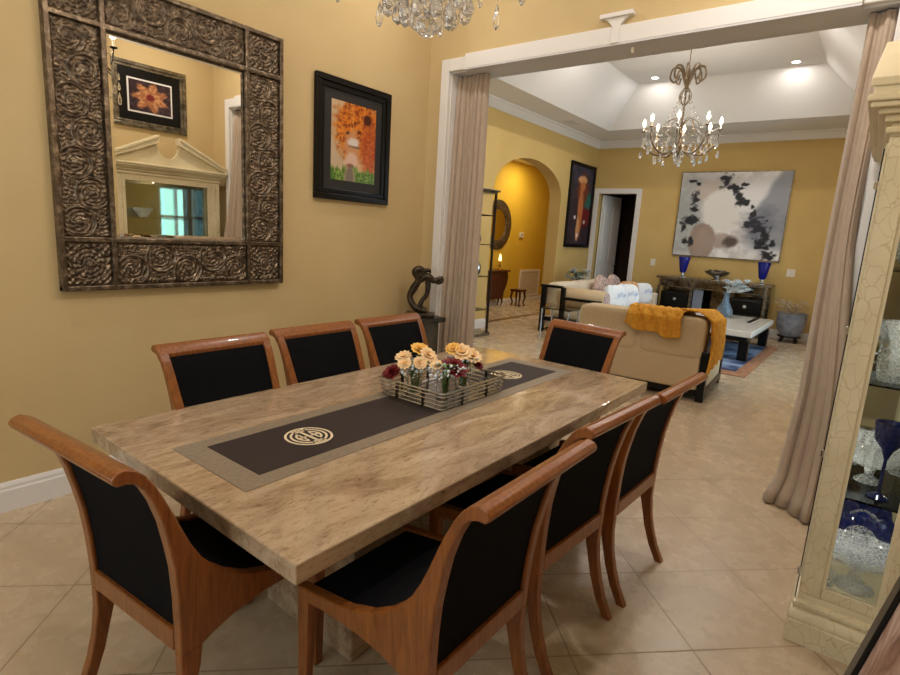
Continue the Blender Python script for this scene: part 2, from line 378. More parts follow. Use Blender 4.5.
# ---- living room
wl = MB()                              # left wall: solid parts, glazed entry hole y 3.15-5.0, arch y 6.3-8.5
T0, T1 = XL-.26, XL; AR0, AR1 = 6.38, 8.85
wl.box(T0, T1, YB, 4.25, 0, 4.7).box(T0, T1, 4.25, 5.05, 2.25, 4.7).box(T0, T1, 4.25, 5.05, 0, .25).box(T0, T1, 5.05, AR0, 0, 4.7).box(T0, T1, AR1, YF, 0, 4.7)
prof = [(AR0, 4.7), (AR0, 2.40)] + [((AR0+AR1)/2-(AR1-AR0)/2*math.cos(a), 2.40+.62*math.sin(a)) for a in np.linspace(0, PI, 33)[1:-1]] + [(AR1, 2.40), (AR1, 4.7)]
wl.prism(prof, T0, T1, 'x')
struct('wall_living_left', wl, M['wall_living'])
wfar = MB(); wfar.box(XL-.32, -1.72, YF, YF+.15, 0, 4.7).box(-1.72, -.87, YF, YF+.15, 2.66, 4.7).box(-.87, XR+.2, YF, YF+.15, 0, 4.7)
struct('wall_living_far', wfar, M['wall_living'])
wr = MB(); wr.box(XR, XR+.15, YB, 5.3, 0, 4.7).box(XR, XR+.15, 8.9, YF, 0, 4.7).box(XR, XR+.15, 5.3, 8.9, 2.7, 4.7)
struct('wall_living_right', wr, M['wall_living'])
g_ = MB()
for y in (5.3, 6.5, 7.7, 8.84): g_.box(XR+.04, XR+.10, y, y+.06, 0, 2.7)
g_.box(XR+.04, XR+.10, 5.3, 8.9, 2.64, 2.7).box(XR+.04, XR+.10, 5.3, 8.9, 0, .06)
wd2 = struct('window_2', g_, M['white']); MB().box(XR+.065, XR+.07, 5.36, 8.84, .06, 2.64).build('pane', M['pane'], wd2)
g_ = MB()
for y in (4.25, 4.62, 4.99): g_.box(XL-.12, XL-.06, y, y+.06, .25, 2.25)
for z in (.25, .9, 1.55, 2.19): g_.box(XL-.12, XL-.06, 4.31, 4.99, z, z+.06)
wd3 = struct('window_3', g_, M['white']); MB().box(XL-.095, XL-.09, 4.3, 5.0, .3, 2.2).build('pane', M['pane'], wd3)
# crown, soffit, tray
CZ0 = 3.62
def crown(): return [(0, 0), (.02, 0), (.03, .03), (.07, .07), (.085, .10), (.12, .12), (.12, .14), (0, .14)]
struct('trim_7', MB().prism([(XL+a, CZ0+b) for a, b in crown()], YB, YF, 'y'), M['white'], smooth=30)
struct('trim_8', MB().prism([(YF-a, CZ0+b) for a, b in crown()], XL, XR, 'x'), M['white'], smooth=30)
struct('trim_9', MB().prism([(XR-a, CZ0+b) for a, b in crown()], YB, YF, 'y'), M['white'], smooth=30)
SZ = CZ0+.14; TZ = 4.42
ox0, ox1, oy0, oy1 = XL, XR, YB, YF
ix0, ix1, iy0, iy1 = -1.16, 3.03, 3.25, 9.25
fx0, fx1, fy0, fy1 = -.46, 2.37, 4.1, 8.72
vs_ = [(ox0, oy0, SZ), (ox1, oy0, SZ), (ox1, oy1, SZ), (ox0, oy1, SZ), (ix0, iy0, SZ), (ix1, iy0, SZ), (ix1, iy1, SZ), (ix0, iy1, SZ),
       (fx0, fy0, TZ), (fx1, fy0, TZ), (fx1, fy1, TZ), (fx0, fy1, TZ)]
fs_ = [(0, 1, 5, 4), (1, 2, 6, 5), (2, 3, 7, 6), (3, 0, 4, 7), (4, 5, 9, 8), (5, 6, 10, 9), (6, 7, 11, 10), (7, 4, 8, 11), (8, 9, 10, 11)]
ct = MB(); ct.add(vs_, fs_); top = MB().box(ox0-.3, ox1+.2, oy0, oy1+.15, 4.7, 4.8)
co_ = struct('ceiling_living', ct, M['ceil']); struct('ceiling_roof', top, M['ceil'])
struct('baseboard_living', MB().prism([(YF-a, b) for a, b in baseprof()], -.78, XR, 'x').prism([(XL+a, b) for a, b in baseprof()], AR1, YF, 'y').prism([(XL+a, b) for a, b in baseprof()], YB, AR0, 'y'), M['white'])
# ---- hall beyond the arch
struct('wall_hall', MB().box(-3.65, -3.5, 5.2, 12.5, 0, 3.3).box(-3.5, T0, 12.35, 12.5, 0, 3.3).box(-3.5, T0, 5.2, 5.35, 0, 3.3).box(T0, T0+.05, 10.59, 12.4, 0, 3.3), M['wall_hall'])
struct('ceiling_hall', MB().box(-3.65, T0, 5.2, 12.5, 3.3, 3.4), M['ceil'])
struct('baseboard_hall', MB().prism([(-3.5+a, b) for a, b in baseprof(.12)], 5.35, 12.3, 'y'), M['white'])
struct('trim_10', MB().box(-2.22, -2.10, AR0, AR1, 0, .004), mat('brown_marble_strip', col(120, 84, 44), .3))
struct('trim_11', MB().box(-3.3, -2.4, 6.0, 6.1, 0, .004), mat('brown_marble_strip_b', col(128, 92, 52), .3))
# ---- bedroom doorway in the far wall
dc = MB(); dc.box(-1.83, -1.72, YF-.02, YF, 0, 2.77).box(-.87, -.76, YF-.02, YF, 0, 2.77).box(-1.72, -.87, YF-.02, YF, 2.66, 2.77)
struct('trim_12', dc, M['white'], bevel=.006)
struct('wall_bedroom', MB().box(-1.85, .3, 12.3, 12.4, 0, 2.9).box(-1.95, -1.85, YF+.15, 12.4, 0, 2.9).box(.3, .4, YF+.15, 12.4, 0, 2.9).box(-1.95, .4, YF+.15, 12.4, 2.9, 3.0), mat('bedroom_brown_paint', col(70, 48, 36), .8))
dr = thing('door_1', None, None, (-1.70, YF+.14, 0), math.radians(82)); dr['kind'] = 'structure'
dm = MB().box(0, .80, -.04, 0, .01, 2.64)
dm.build('door_panel', M['white'], dr, bevel=.004)
pm = MB()
for x0, x1 in ((.10, .36), (.45, .70)):
    for z0, z1 in ((.2, 1.0), (1.15, 2.4)): pm.box(x0, x1, -.052, -.04, z0, z1)
pm.build('raised_panel', M['white'], dr, bevel=.01)
MB().lathe([(.012, 0), (.012, .05), (.03, .06), (.03, .08), (.005, .09)], seg=14, mtx=TR(.73, -.04, 1.05, 0, PI/2)).build('handle', M['iron'], dr, smooth=40)
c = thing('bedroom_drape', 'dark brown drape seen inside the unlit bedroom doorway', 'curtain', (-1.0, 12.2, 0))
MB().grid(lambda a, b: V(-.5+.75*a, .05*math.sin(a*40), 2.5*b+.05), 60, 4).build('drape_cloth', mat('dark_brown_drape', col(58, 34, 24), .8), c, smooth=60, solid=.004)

# ================================================================== DINING TABLE
TX, TY = 1.738, .578; TZ0, TH = .678, .74; tw, tl = 1.36, 2.68
t = thing('dining_table', 'long polished beige travertine dining table in the foreground', 'table', (TX, TY, 0), math.radians(-.3))
MB().box(-tw/2, tw/2, -tl/2, tl/2, TZ0, TH).build('tabletop', M['trav'], t, bevel=.006, seg=3)
for y0 in (-.90, .42):
    MB().box(-.12, .42, y0, y0+.30, 0, TZ0).build('pedestal', M['trav'], t, bevel=.01)

# runner with two round medallions

def runner_corners():
    # near-left, near-right, far-right, far-left on the table plane
    return [V(*RC[k], TH) for k in range(4)]
RC = [(1.487, -.632), (1.972, -.640), (1.982, 1.765), (1.478, 1.77)]
def med(mb, c, r, z0):
    seg = 40; th = .0012
    def ring(r0, r1, a0=0, a1=2*PI, n=seg):
        pr = [(r1*math.cos(a), r1*math.sin(a)) for a in np.linspace(a0, a1, n)] + [(r0*math.cos(a), r0*math.sin(a)) for a in np.linspace(a1, a0, n)]
        vs = [(x+c[0], y+c[1], z) for z in (z0, z0+th) for x, y in pr]; n2 = len(pr)
        mb.add(vs, [(i, i+1, n2-2-i, n2-1-i) for i in range(n-1)] + [(n2+i, n2+n2-1-i, n2+n2-2-i, n2+i+1) for i in range(n-1)])
    ring(r*.90, r); 
    for sgn in (1, -1):
        ring(r*.68, r*.78, sgn*PI/2-1.15, sgn*PI/2+1.15, 18); ring(r*.46, r*.56, sgn*PI/2-1.0, sgn*PI/2+1.0, 14)
        mb.box(c[0]-r*.05, c[0]+r*.05, c[1]+sgn*r*.12-.001, c[1]+sgn*r*.46, z0, z0+th)
        mb.box(c[0]-r*.34, c[0]+r*.34, c[1]+sgn*r*.27-r*.035, c[1]+sgn*r*.27+r*.035, z0, z0+th)
        mb.box(c[0]+sgn*r*.80-r*.05, c[0]+sgn*r*.80+r*.05, c[1]-r*.3, c[1]+r*.3, z0, z0+th)
        mb.box(c[0]+sgn*r*.62-r*.05, c[0]+sgn*r*.62+r*.05, c[1]-r*.22, c[1]+r*.22, z0, z0+th)
    mb.box(c[0]-r*.88, c[0]+r*.88, c[1]-r*.06, c[1]+r*.06, z0, z0+th)
def build_runner():
    a, b, c_, d = [V(x, y, 0) for x, y in RC]
    mid = (a+b+c_+d)/4; L = ((d+c_)/2-(a+b)/2).length; W_ = (((b-a).length+(c_-d).length))/2
    di = ((d+c_)/2-(a+b)/2).normalized(); ang = math.atan2(-di.x, di.y)
    r = thing('table_runner', 'dark brown table runner with grey border and two round cream medallions', 'table runner', (mid.x, mid.y, TH+.0005), ang)
    m1 = noisy('grey_taupe_satin', col(138, 124, 104), col(124, 110, 92), 60, .5); m2 = noisy('dark_brown_cloth', col(44, 30, 26), col(36, 24, 20), 80, .7)
    MB().box(-W_/2, W_/2, -L/2, L/2, 0, .0015).build('border_cloth', m1, r)
    bw = .075
    MB().box(-W_/2+bw, W_/2-bw, -L/2+bw*1.3, L/2-bw*1.3, .0015, .003).build('centre_panel', m2, r)
    cm = mat('cream_embroidery', col(226, 208, 172), .6)
    for s_ in (-1, 1):
        q = MB(); med(q, (0, s_*(L/2-.44)), .098, .003); q.build('medallion', cm, r)
    return r, ang, mid, L, W_
RUN = build_runner()

# ================================================================== CHAIRS
UP = [(.375, .476), (.31, .484), (.15, .508), (.05, .545), (-.02, .59), (-.07, .635), (-.108, .68), (-.14, .735), (-.165, .79), (-.19, .85), (-.215, .905), (-.236, .945), (-.256, .975), (-.28, 1.0), (-.308, 1.013), (-.328, 1.008)]
LIP = [(-.338, .994), (-.334, .982), (-.324, .974)]
BK = [(-.304, .974), (-.284, .966), (-.264, .942), (-.243, .90), (-.219, .83), (-.201, .75), (-.188, .68), (-.178, .58), (-.173, .48), (-.172, .40)]
UN = [(-.105, .40), (-.07, .415), (.0, .435), (.10, .447), (.25, .444), (.375, .428)]
def off(pts, d):
    out = []
    for i, p in enumerate(pts):
        a = pts[max(i-1, 0)]; b = pts[min(i+1, len(pts)-1)]; tx, tz = b[0]-a[0], b[1]-a[1]; l = math.hypot(tx, tz)
        out.append((p[0]-tz/l*d, p[1]+tx/l*d))
    return out
def make_chair(label):
    c = thing('dining_chair', label, 'chair', (0, 0, 0), 0, None)
    hw, st = .288, .042
    for s in (-1, 1):
        x0, x1 = (hw-st, hw) if s > 0 else (-hw, -hw+st)
        MB().prism(UP+LIP+BK+UN, x0, x1, 'x').build('side_frame', M['cherry'], c, bevel=.006)
        MB().prism([(-.172, .402), (-.172, .33), (-.182, .24), (-.2, .16), (-.228, .08), (-.268, 0), (-.232, 0), (-.188, .08), (-.155, .17), (-.13, .27), (-.112, .34), (-.105, .402)], x0+.002, x1-.002, 'x').build('leg', M['cherry'], c, bevel=.005)
        xa, xb = (x0, x1) if s > 0 else (x0, x1)
        f = MB(); f.add([(xa, .320, .44), (xb, .320, .44), (xb, .375, .44), (xa, .375, .44), (xa+.006, .338, 0), (xb-.006, .338, 0), (xb-.006, .373, 0), (xa+.006, .373, 0)],
              [(0, 1, 2, 3), (7, 6, 5, 4), (0, 4, 5, 1), (1, 5, 6, 2), (2, 6, 7, 3), (3, 7, 4, 0)])
        f.build('leg', M['cherry'], c, bevel=.004)
    iw = hw-st+.001
    top = [(-.258, .958)] + UP[12:] + LIP + [p for p in BK[:3]]
    q = [(p[0]-.0015 if p[0] < -.3 else p[0], p[1]+.0015) for p in top]
    MB().prism(q, -hw-.0015, hw+.0015, 'x').build('top_rail', M['cherry'], c, smooth=35, bevel=.004)
    front = [(y, z) for y, z in off(UP[:11], .014)]
    # upholstered back: between front curve and back face
    upf = [(y-.0, z) for y, z in off(UP[4:13], .010)]
    back = [(y+.012, z) for y, z in BK[2:]]
    MB().prism(upf+back, -iw, iw, 'x').build('backrest', M['blackfab'], c, smooth=40)
    sp_ = off(UP[:6], .004); MB().prism([(.35, .452)]+[(min(y, .35), z-.002) for y, z in sp_]+[(-.10, .50), (-.12, .452)], -iw, iw, 'x').build('seat', M['blackfab'], c, smooth=40, bevel=.006)
    MB().box(-iw, iw, -.174, -.144, .402, .468).build('lower_rail', M['cherry'], c, bevel=.004)
    MB().box(-iw, iw, .33, .365, .39, .455).build('apron', M['cherry'], c, bevel=.004)
    MB().box(-iw, iw, -.14, .33, .425, .450).build('seat_base', M['black'], c)
    for ch in [o for o in COL.objects if o.parent == c]:
        for v in ch.data.vertices: v.co.x *= .895+.105*max(0, min(1, (v.co.z-.45)/.5))
    return c
def seat_chair(c, tipmid, th, d=.32):
    a = math.radians(th); c.location = (tipmid[0]-math.sin(a)*d, tipmid[1]+math.cos(a)*d, 0); c.rotation_euler = (0, 0, a)
chair = make_chair('honey wood dining chair at the near end of the table, black back to the viewer')
seat_chair(chair, (1.875, -1.095), 5)
def more(label, mid, th, d=.32):
    c = dup(chair); c['label'] = label; seat_chair(c, mid, th, d); return c
more('nearest of three chairs right of the table, its black seat and curved side visible', (2.87, -.325), 90)
more('middle one of the three chairs along the right side of the table', (2.84, .34), 86.5)
more('farthest of three chairs right of the table, both rear legs on view', (2.88, .945), 88)
more('dining chair on the wall side of the table below the big mirror, leftmost of three', (.93, -.145), -90, .285)
more('dining chair on the wall side of the table, middle one of three', (.89, .505), -90, .285)
more('dining chair on the wall side of the table nearest the bronze sculpture', (.88, 1.15), -90, .285)
more('dining chair at the far end of the table, in front of the beige sofa', (1.89, 2.10), 172.6, .29)

# ================================================================== MIRROR
mr = thing('wall_mirror', 'large rectangular mirror in a broad embossed pewter frame on the left wall', 'mirror', (0, 0, 0))
MY0, MY1, MZ0, MZ1 = -.515, .866, 1.166, 2.817; iy_0, iy_1, iz_0, iz_1 = -.235, .58, 1.46, 2.545
def relief(y0, y1, z0, z1, kind, seed):
    step = .0036
    nu = max(8, int((y1-y0)/step)); nv = max(8, int((z1-z0)/step))
    u = np.linspace(0, y1-y0, nu+1); v = np.linspace(0, z1-z0, nv+1); U2, V2 = np.meshgrid(u, v); W_, H_ = y1-y0, z1-z0
    ed = np.minimum(np.minimum(U2, W_-U2), np.minimum(V2, H_-V2))
    h = np.zeros_like(U2)
    if kind == 'corner':
        r = np.hypot(U2-W_/2, V2-H_/2); th = np.arctan2(V2-H_/2, U2-W_/2); R0 = min(W_, H_)/2
        q = r/R0
        h = .5+.5*np.cos(q*30); h *= .55+.45*np.cos(th*14+q*5)
        h = np.where(q < .86, h, .35+.35*np.sin(U2*170)*np.sin(V2*170)); h = np.where(q < .14, 1.0, h)
    else:
        lng, shr = (H_, W_) if H_ > W_ else (W_, H_); a, b = (V2, U2) if H_ > W_ else (U2, V2)
        n_ = int(round(lng/(shr*.72))); h = .3+.35*np.sin(a*190+3*np.sin(b*120))*np.sin(b*210+2*np.sin(a*110)); best = np.full_like(h, 9.)
        for k in range(n_):
            ca = lng*(k+.5)/n_; cb = shr*(.5+(.16 if k % 2 else -.16)); r = np.hypot(a-ca, b-cb); th = np.arctan2(b-cb, a-ca)
            R0 = shr*.36; q = r/R0; sgn = 1 if k % 2 else -1
            sp = .5+.5*np.cos(q*25+sgn*th*2); sp = .55*sp*(.7+.3*np.cos(th*9-q*9))+.45*(.5+.5*np.sin(th*7+q*14*sgn))*(.5+.5*np.sin(q*40+th*3)); h = np.where((q < 1)&(q < best), sp, h); best = np.minimum(best, q)
            h = np.maximum(h, np.exp(-((q-1)/.07)**2)); h = np.maximum(h, np.exp(-(q/.16)**2))
        for sb in (.09, .91):
            h = np.maximum(h, np.exp(-((b-shr*sb)/.006)**2)*(.55+.45*np.sin(a*260)))
    h = h*ss(0.0, .012, ed)
    h += .25*(vnoise(U2*60+seed, V2*60, 1, 2)-.5)
    x = .036+.014*h
    idx = np.arange((nu+1)*(nv+1)).reshape(nv+1, nu+1)
    vs = np.stack([x, U2+y0, V2+z0], -1).reshape(-1, 3)
    fs = np.stack([idx[:-1, :-1], idx[:-1, 1:], idx[1:, 1:], idx[1:, :-1]], -1).reshape(-1, 4)
    mb = MB(); mb.v = [tuple(p) for p in vs.tolist()]; mb.f = [tuple(f) for f in fs.tolist()]
    return mb
bd = .028
ys = [(MY0+bd, iy_0-bd), (iy_0, iy_1), (iy_1+bd, MY1-bd)]; zs = [(MZ0+bd, iz_0-bd), (iz_0, iz_1), (iz_1+bd, MZ1-bd)]
for a in range(3):
    for b in range(3):
        if a == 1 and b == 1: continue
        kind = 'corner' if a != 1 and b != 1 else 'side'
        relief(*ys[a], *zs[b], kind, a*3+b).build('corner_rosette' if kind == 'corner' else 'embossed_panel', M['pewter'], mr, smooth=80)
st_ = MB()
for y in (MY0, iy_0-bd, iy_1, MY1-bd): st_.box(.001, .056, y, y+bd, MZ0, MZ1) if y in (MY0, MY1-bd) else st_.box(.03, .057, y, y+bd, MZ0, MZ1)
for z in (MZ0, iz_0-bd, iz_1, MZ1-bd): st_.box(.0015, .054, MY0, MY1, z, z+bd) if z in (MZ0, MZ1-bd) else st_.box(.03, .055, MY0, MY1, z, z+bd)
st_.box(.001, .033, MY0+.01, MY1-.01, MZ0+.01, iz_0-.005).box(.001, .033, MY0+.01, MY1-.01, iz_1+.005, MZ1-.01).box(.001, .033, MY0+.01, iy_0-.005, iz_0, iz_1).box(.001, .033, iy_1+.005, MY1-.01, iz_0, iz_1)
st_.build('frame_strips', M['pewter'], mr, bevel=.005)
gl = MB(); b_ = .028
y0, y1, z0, z1 = iy_0-.004, iy_1+.004, iz_0-.004, iz_1+.004
gl.add([(.026, y0, z0), (.026, y1, z0), (.026, y1, z1), (.026, y0, z1), (.030, y0+b_, z0+b_), (.030, y1-b_, z0+b_), (.030, y1-b_, z1-b_), (.030, y0+b_, z1-b_), (.01, y0, z0), (.01, y1, z0), (.01, y1, z1), (.01, y0, z1)],
       [(4, 5, 6, 7), (0, 1, 5, 4), (1, 2, 6, 5), (2, 3, 7, 6), (3, 0, 4, 7), (8, 9, 1, 0), (9, 10, 2, 1), (10, 11, 3, 2), (11, 8, 0, 3), (11, 10, 9, 8)])
gl.build('mirror_glass', M['mirror'], mr)

# ================================================================== FRAMED PICTURES
def framed(name, label, P0, U, W_, H_, nrm, fw, fd, fm, mats_, art, lean=None, cat='picture'):
    """P0: lower corner on the wall, U: unit vector along the wall, nrm: outwards"""
    U = Vector(U); nrm = Vector(nrm); Z = Vector((0, 0, 1)); P0 = Vector(P0)
    t = thing(name, label, cat, P0)
    B4 = Matrix((( U.x, nrm.x, Z.x, 0), (U.y, nrm.y, Z.y, 0), (U.z, nrm.z, Z.z, 0), (0, 0, 0, 1)))
    f = MB()
    def side(a0, a1, b0, b1): f.box(a0, a1, .002, fd, b0, b1, B4)
    def bev(a0, a1, b0, b1): f.box(a0, a1, .002, fd*.72, b0, b1, B4)
    side(0, W_, 0, fw*.55); side(0, W_, H_-fw*.55, H_); side(0, fw*.55, fw*.55, H_-fw*.55); side(W_-fw*.55, W_, fw*.55, H_-fw*.55)
    e = fw*.55; bev(e, W_-e, e, fw); bev(e, W_-e, H_-fw, H_-e); bev(e, fw, fw, H_-fw); bev(W_-fw, W_-e, fw, H_-fw)
    f.build('frame', fm, t, bevel=.006)
    ins = fw-.004; dep = fd*.35
    for nm, mt, width in mats_:
        MB().box(ins, W_-ins, .002, dep, ins, H_-ins, B4).build(nm, mt, t); ins += width; dep += .002
    fn, nu, nv, am = art
    painted('artwork', t, B4 @ Vector((ins, dep+.001, ins)), U, Z, W_-2*ins, H_-2*ins, nu, nv, fn, am)
    return t
def art_lion(u, v):
    c = np.ones(u.shape+(3,))*np.array((206, 176, 140.)); n1 = vnoise(u*1.0, v*1.5, 14, 4); n2 = vnoise(u+4, v*1.4+2, 34, 3)
    c = lay(c, blob(u, v, .1, .5, .3, .5, .5, .2), (190, 168, 140))
    m_ = blob(u, v, .62, .68, .52, .42, .25, .25)
    c = lay(c, m_, (206, 112, 30)); c = lay(c, m_*ss(.48, .62, n1)*.9, (136, 52, 18)); st3 = vnoise(np.arctan2(v-.5, u-.5)*2.2+5, np.hypot(u-.5, v-.5)*1.2, 9, 3); c = lay(c, m_*ss(.5, .66, st3)*.8, (230, 150, 66)); c = lay(c, m_*ss(.58, .72, n2)*.6, (90, 34, 16))
    rb = blob(u, v, .88, .45, .2, .35, .4, .3); c = lay(c, rb*.85, (164, 66, 26)); c = lay(c, rb*ss(.48, .6, n2)*.7, (206, 112, 48))
    c = lay(c, blob(u, v, .80, .84, .09, .07, .3, .2), (74, 30, 22))
    c = lay(c, blob(u, v, .46, .44, .17, .22, .3, .2), (200, 142, 96))
    c = lay(c, blob(u, v, .50, .50, .12, .06, .4, .4), (214, 200, 194)); c = lay(c, blob(u, v, .52, .455, .13, .016, .5, .4)*.8, (120, 84, 70)); c = lay(c, blob(u, v, .35, .62, .04, .02, .4)*.8, (60, 34, 24)); c = lay(c, blob(u, v, .62, .66, .04, .02, .4)*.8, (60, 34, 24))
    c = lay(c, blob(u, v, .45, .26, .15, .12, .3, .2), (214, 178, 158)); c = lay(c, blob(u, v, .42, .2, .09, .03, .4, .2), (150, 96, 84))
    c = lay(c, blob(u, v, .42, .05, .10, .14, .3, .2), (120, 106, 96))
    g = (1-ss(.14, .20, v+.16*(vnoise(u*2.5, v*.6+3, 9, 3)-.5)))*(1-blob(u, v, .42, .05, .12, .16, .3, .2)); c = lay(c, g, (72, 108, 38)); c = lay(c, g*ss(.5, .6, n2), (130, 156, 70))
    return c
framed('lion_picture', 'black framed picture of an orange-maned lion over green leaves on the left wall', (0.0, 1.162, 1.80), (0, 1, 0), .778, .90, (1, 0, 0), .085, .04, M['black'],
       [('mat_board', mat('dark_mat_board', col(40, 38, 38), .6), .075)], (art_lion, 90, 120, attrmat('lion_print', .3)))
def art_flower(u, v):
    c = np.ones(u.shape+(3,))*np.array((40, 26, 30.)); n1 = vnoise(u, v, 20, 3); r = np.hypot(u-.5, (v-.5)*.9); th = np.arctan2(v-.5, u-.5)
    c = lay(c, ss(.5, .7, n1)*.6, (96, 66, 84)); pet = (1-ss(.30, .42, r+.08*np.cos(th*7)))
    c = lay(c, pet, (150, 92, 58)); c = lay(c, pet*ss(.45, .6, n1), (192, 138, 96)); c = lay(c, 1-ss(.08, .12, r), (110, 30, 30)); return c
framed('flower_picture', 'silver framed flower print with black mat, seen in the big mirror', (XR, 1.225, 2.60), (0, 1, 0), .855, .72, (-1, 0, 0), .075, .035, M['antsilver'],
       [('mat_board', M['black'], .10), ('inner_mat', M['white'], .018)], (art_flower, 60, 50, attrmat('flower_print', .3)))
def art_abs(u, v):
    c = np.ones(u.shape+(3,))*np.array((238, 235, 232.)); n1 = vnoise(u*1.2, v, 7, 5); n2 = vnoise(u+3, v+5, 22, 4)
    c = lay(c, ss(.45, .65, n1)*.6, (186, 180, 180))
    c = lay(c, blob(u, v, .10, .45, .16, .55, .6, .35)*.75, (150, 154, 152)); c = lay(c, blob(u, v, .3, .88, .3, .14, .5, .3)*.6, (176, 172, 170))
    c = lay(c, blob(u, v, .28, .78, .13, .12, .3, .2)*.7, (196, 178, 164))
    c = lay(c, blob(u, v, .45, .55, .22, .25, .15, .12), (226, 222, 216))
    c = lay(c, blob(u, v, .78, .72, .24, .24, .3, .2, .7), (230, 228, 228))
    tri = ss(.0, .06, (u-.62)*1.0+(.62-v)*.40-.10+.05*(n1-.5))*ss(.05, .2, v)*(1-ss(.92, 1.0, v-(u-.8)*1.2))
    c = lay(c, tri*.75*ss(.60, .78, u), (128, 132, 144))
    c = lay(c, blob(u, v, .27, .18, .13, .22, .10, .12)*.85, (150, 126, 112)); c = lay(c, blob(u, v, .28, .16, .09, .17, .2, .2)*.5, (170, 148, 132))
    c = lay(c, blob(u, v, .47, .20, .14, .09, .2, .2)*.8, (166, 146, 134)); c = lay(c, blob(u, v, .55, .19, .07, .055, .4, .4)*.85, (74, 62, 58))
    for (x, y, a, b) in ((.43, .90, .045, .09), (.50, .83, .09, .03), (.52, .77, .03, .05), (.61, .86, .03, .02), (.57, .72, .03, .05), (.60, .65, .06, .05), (.10, .90, .03, .02), (.17, .86, .02, .02),
                         (.15, .68, .04, .09), (.17, .56, .05, .025), (.12, .42, .07, .06), (.08, .34, .03, .05), (.11, .17, .03, .04), (.17, .17, .03, .04),
                         (.75, .44, .06, .05), (.80, .36, .07, .06), (.72, .52, .03, .04), (.86, .28, .05, .05), (.83, .18, .07, .06), (.93, .20, .03, .04), (.90, .05, .06, .05), (.68, .40, .05, .03), (.70, .60, .02, .03), (.85, .45, .02, .02)):
        c = lay(c, blob(u, v, x, y, a*.95, b*.95, .35, 1.1, 0, 9)*.93, (22, 22, 28))
    c = lay(c, blob(u, v, .78, .42, .16, .16, .5, .6)*.35, (60, 66, 80)); return c
def canvas(name, label, P0, U, W_, H_, nrm, fn, nu, nv, edge_m):
    U = Vector(U); nrm = Vector(nrm); t = thing(name, label, 'painting', P0)
    B4 = Matrix(((U.x, nrm.x, 0, 0), (U.y, nrm.y, 0, 0), (0, 0, 1, 0), (0, 0, 0, 1)))
    f = MB(); f.box(0, W_, .002, .045, 0, H_, B4); f.build('canvas_edge', edge_m, t)
    fr = MB(); e = .018
    for a in ((0, W_, 0, e), (0, W_, H_-e, H_), (0, e, e, H_-e), (W_-e, W_, e, H_-e)): fr.box(a[0], a[1], .045, .052, a[2], a[3], B4)
    fr.build('frame', M['antsilver'], t)
    painted('painting_surface', t, B4 @ Vector((e, .0465, e)), U, (0, 0, 1), W_-2*e, H_-2*e, nu, nv, fn, attrmat(name+'_pigment')); return t
canvas('abstract_painting', 'large grey, white and black abstract painting on the far wall above the console', (.03, YF, 1.42), (1, 0, 0), 1.96, 1.67, (0, -1, 0), art_abs, 190, 160, M['ivory'])
def art_fig(u, v):
    c = np.ones(u.shape+(3,))*np.array((44, 44, 60.)); n1 = vnoise(u, v*2, 10, 4); c = lay(c, ss(.45, .65, n1)*.7, (70, 70, 100)); c = lay(c, ss(.0, .5, 1-v)*.5, (60, 28, 26))
    c = lay(c, blob(u, v, .75, .40, .3, .16, .3, .4)*.9, (120, 24, 22)); c = lay(c, blob(u, v, .82, .58, .2, .1, .3, .3)*.9, (40, 110, 96))
    c = lay(c, blob(u, v, .55, .72, .24, .2, .3, .3), (120, 50, 26)); c = lay(c, blob(u, v, .52, .84, .22, .05, .2, .2), (214, 160, 110)); c = lay(c, blob(u, v, .55, .76, .11, .06, .25), (196, 116, 64))
    c = lay(c, blob(u, v, .52, .42, .12, .34, .2, .15), (188, 112, 62)); c = lay(c, blob(u, v, .46, .2, .07, .16, .2, .2), (214, 160, 110))
    for x, y in ((.3, .35), (.75, .30), (.48, .12)): c = lay(c, blob(u, v, x, y, .05, .025, .3), (230, 220, 220))
    return c
framed('figure_painting', 'tall narrow black framed painting of a standing figure beside the arch', (XL, 9.14, 1.45), (0, 1, 0), 1.2, 1.76, (1, 0, 0), .07, .05, M['black'], [], (art_fig, 60, 90, attrmat('figure_pigment')))

# picture leaning at the right wall, close to the camera
lp = thing('leaning_picture', 'black framed stone-textured picture leaning on the right wall, lower right corner', 'picture', (3.50, .31, 0))
lp.rotation_euler = (0, math.radians(11), 0)
fr = MB()
for a in ((-1.5, 0, 0, .085), (-1.5, 0, .945, 1.03), (-1.5, -1.415, .085, .945), (-.085, 0, .085, .945)): fr.box(0, .035, a[0], a[1], a[2], a[3])
fr.build('frame', M['black'], lp, bevel=.008)
MB().box(.012, .03, -1.46, -.04, .04, .99).build('canvas', M['stonecanvas'], lp)

# ================================================================== CENTREPIECE
tr = thing('wire_tray', 'silver rectangular wire tray holding the flower vases on the dining table', 'tray', (1.70, .73, TH+.0035), 0)
def rect(a, b, z, r=.02):
    pts = []
    for cx_, cy_, a0 in ((a-r, b-r, 0), (-a+r, b-r, PI/2), (-a+r, -b+r, PI), (a-r, -b+r, 1.5*PI)):
        for k in range(4): pts.append((cx_+r*math.cos(a0+k*PI/6), cy_+r*math.sin(a0+k*PI/6), z))
    return pts
for i, z in enumerate((.006, .028, .050, .072, .090)):
    e = .012*i/4; MB().tube(rect(.205+e, .275+e, z), .0042 if i < 4 else .0055, 6, closed=True).build('rail', M['chrome'], tr, smooth=50)
for sx, sy in ((1, 0), (-1, 0), (0, 1), (0, -1)):
    for k in (-.11, .11):
        x, y = (sx*.207, k) if sx else (k*.8, sy*.277)
        MB().box(x-.006, x+.006, y-.006, y+.006, .002, .09).build('upright', M['iron'], tr)
MB().box(-.2, .2, -.27, .27, .001, .005).build('mirrored_base', mat('tray_base_glass', col(120, 112, 100), .1, .6), tr)
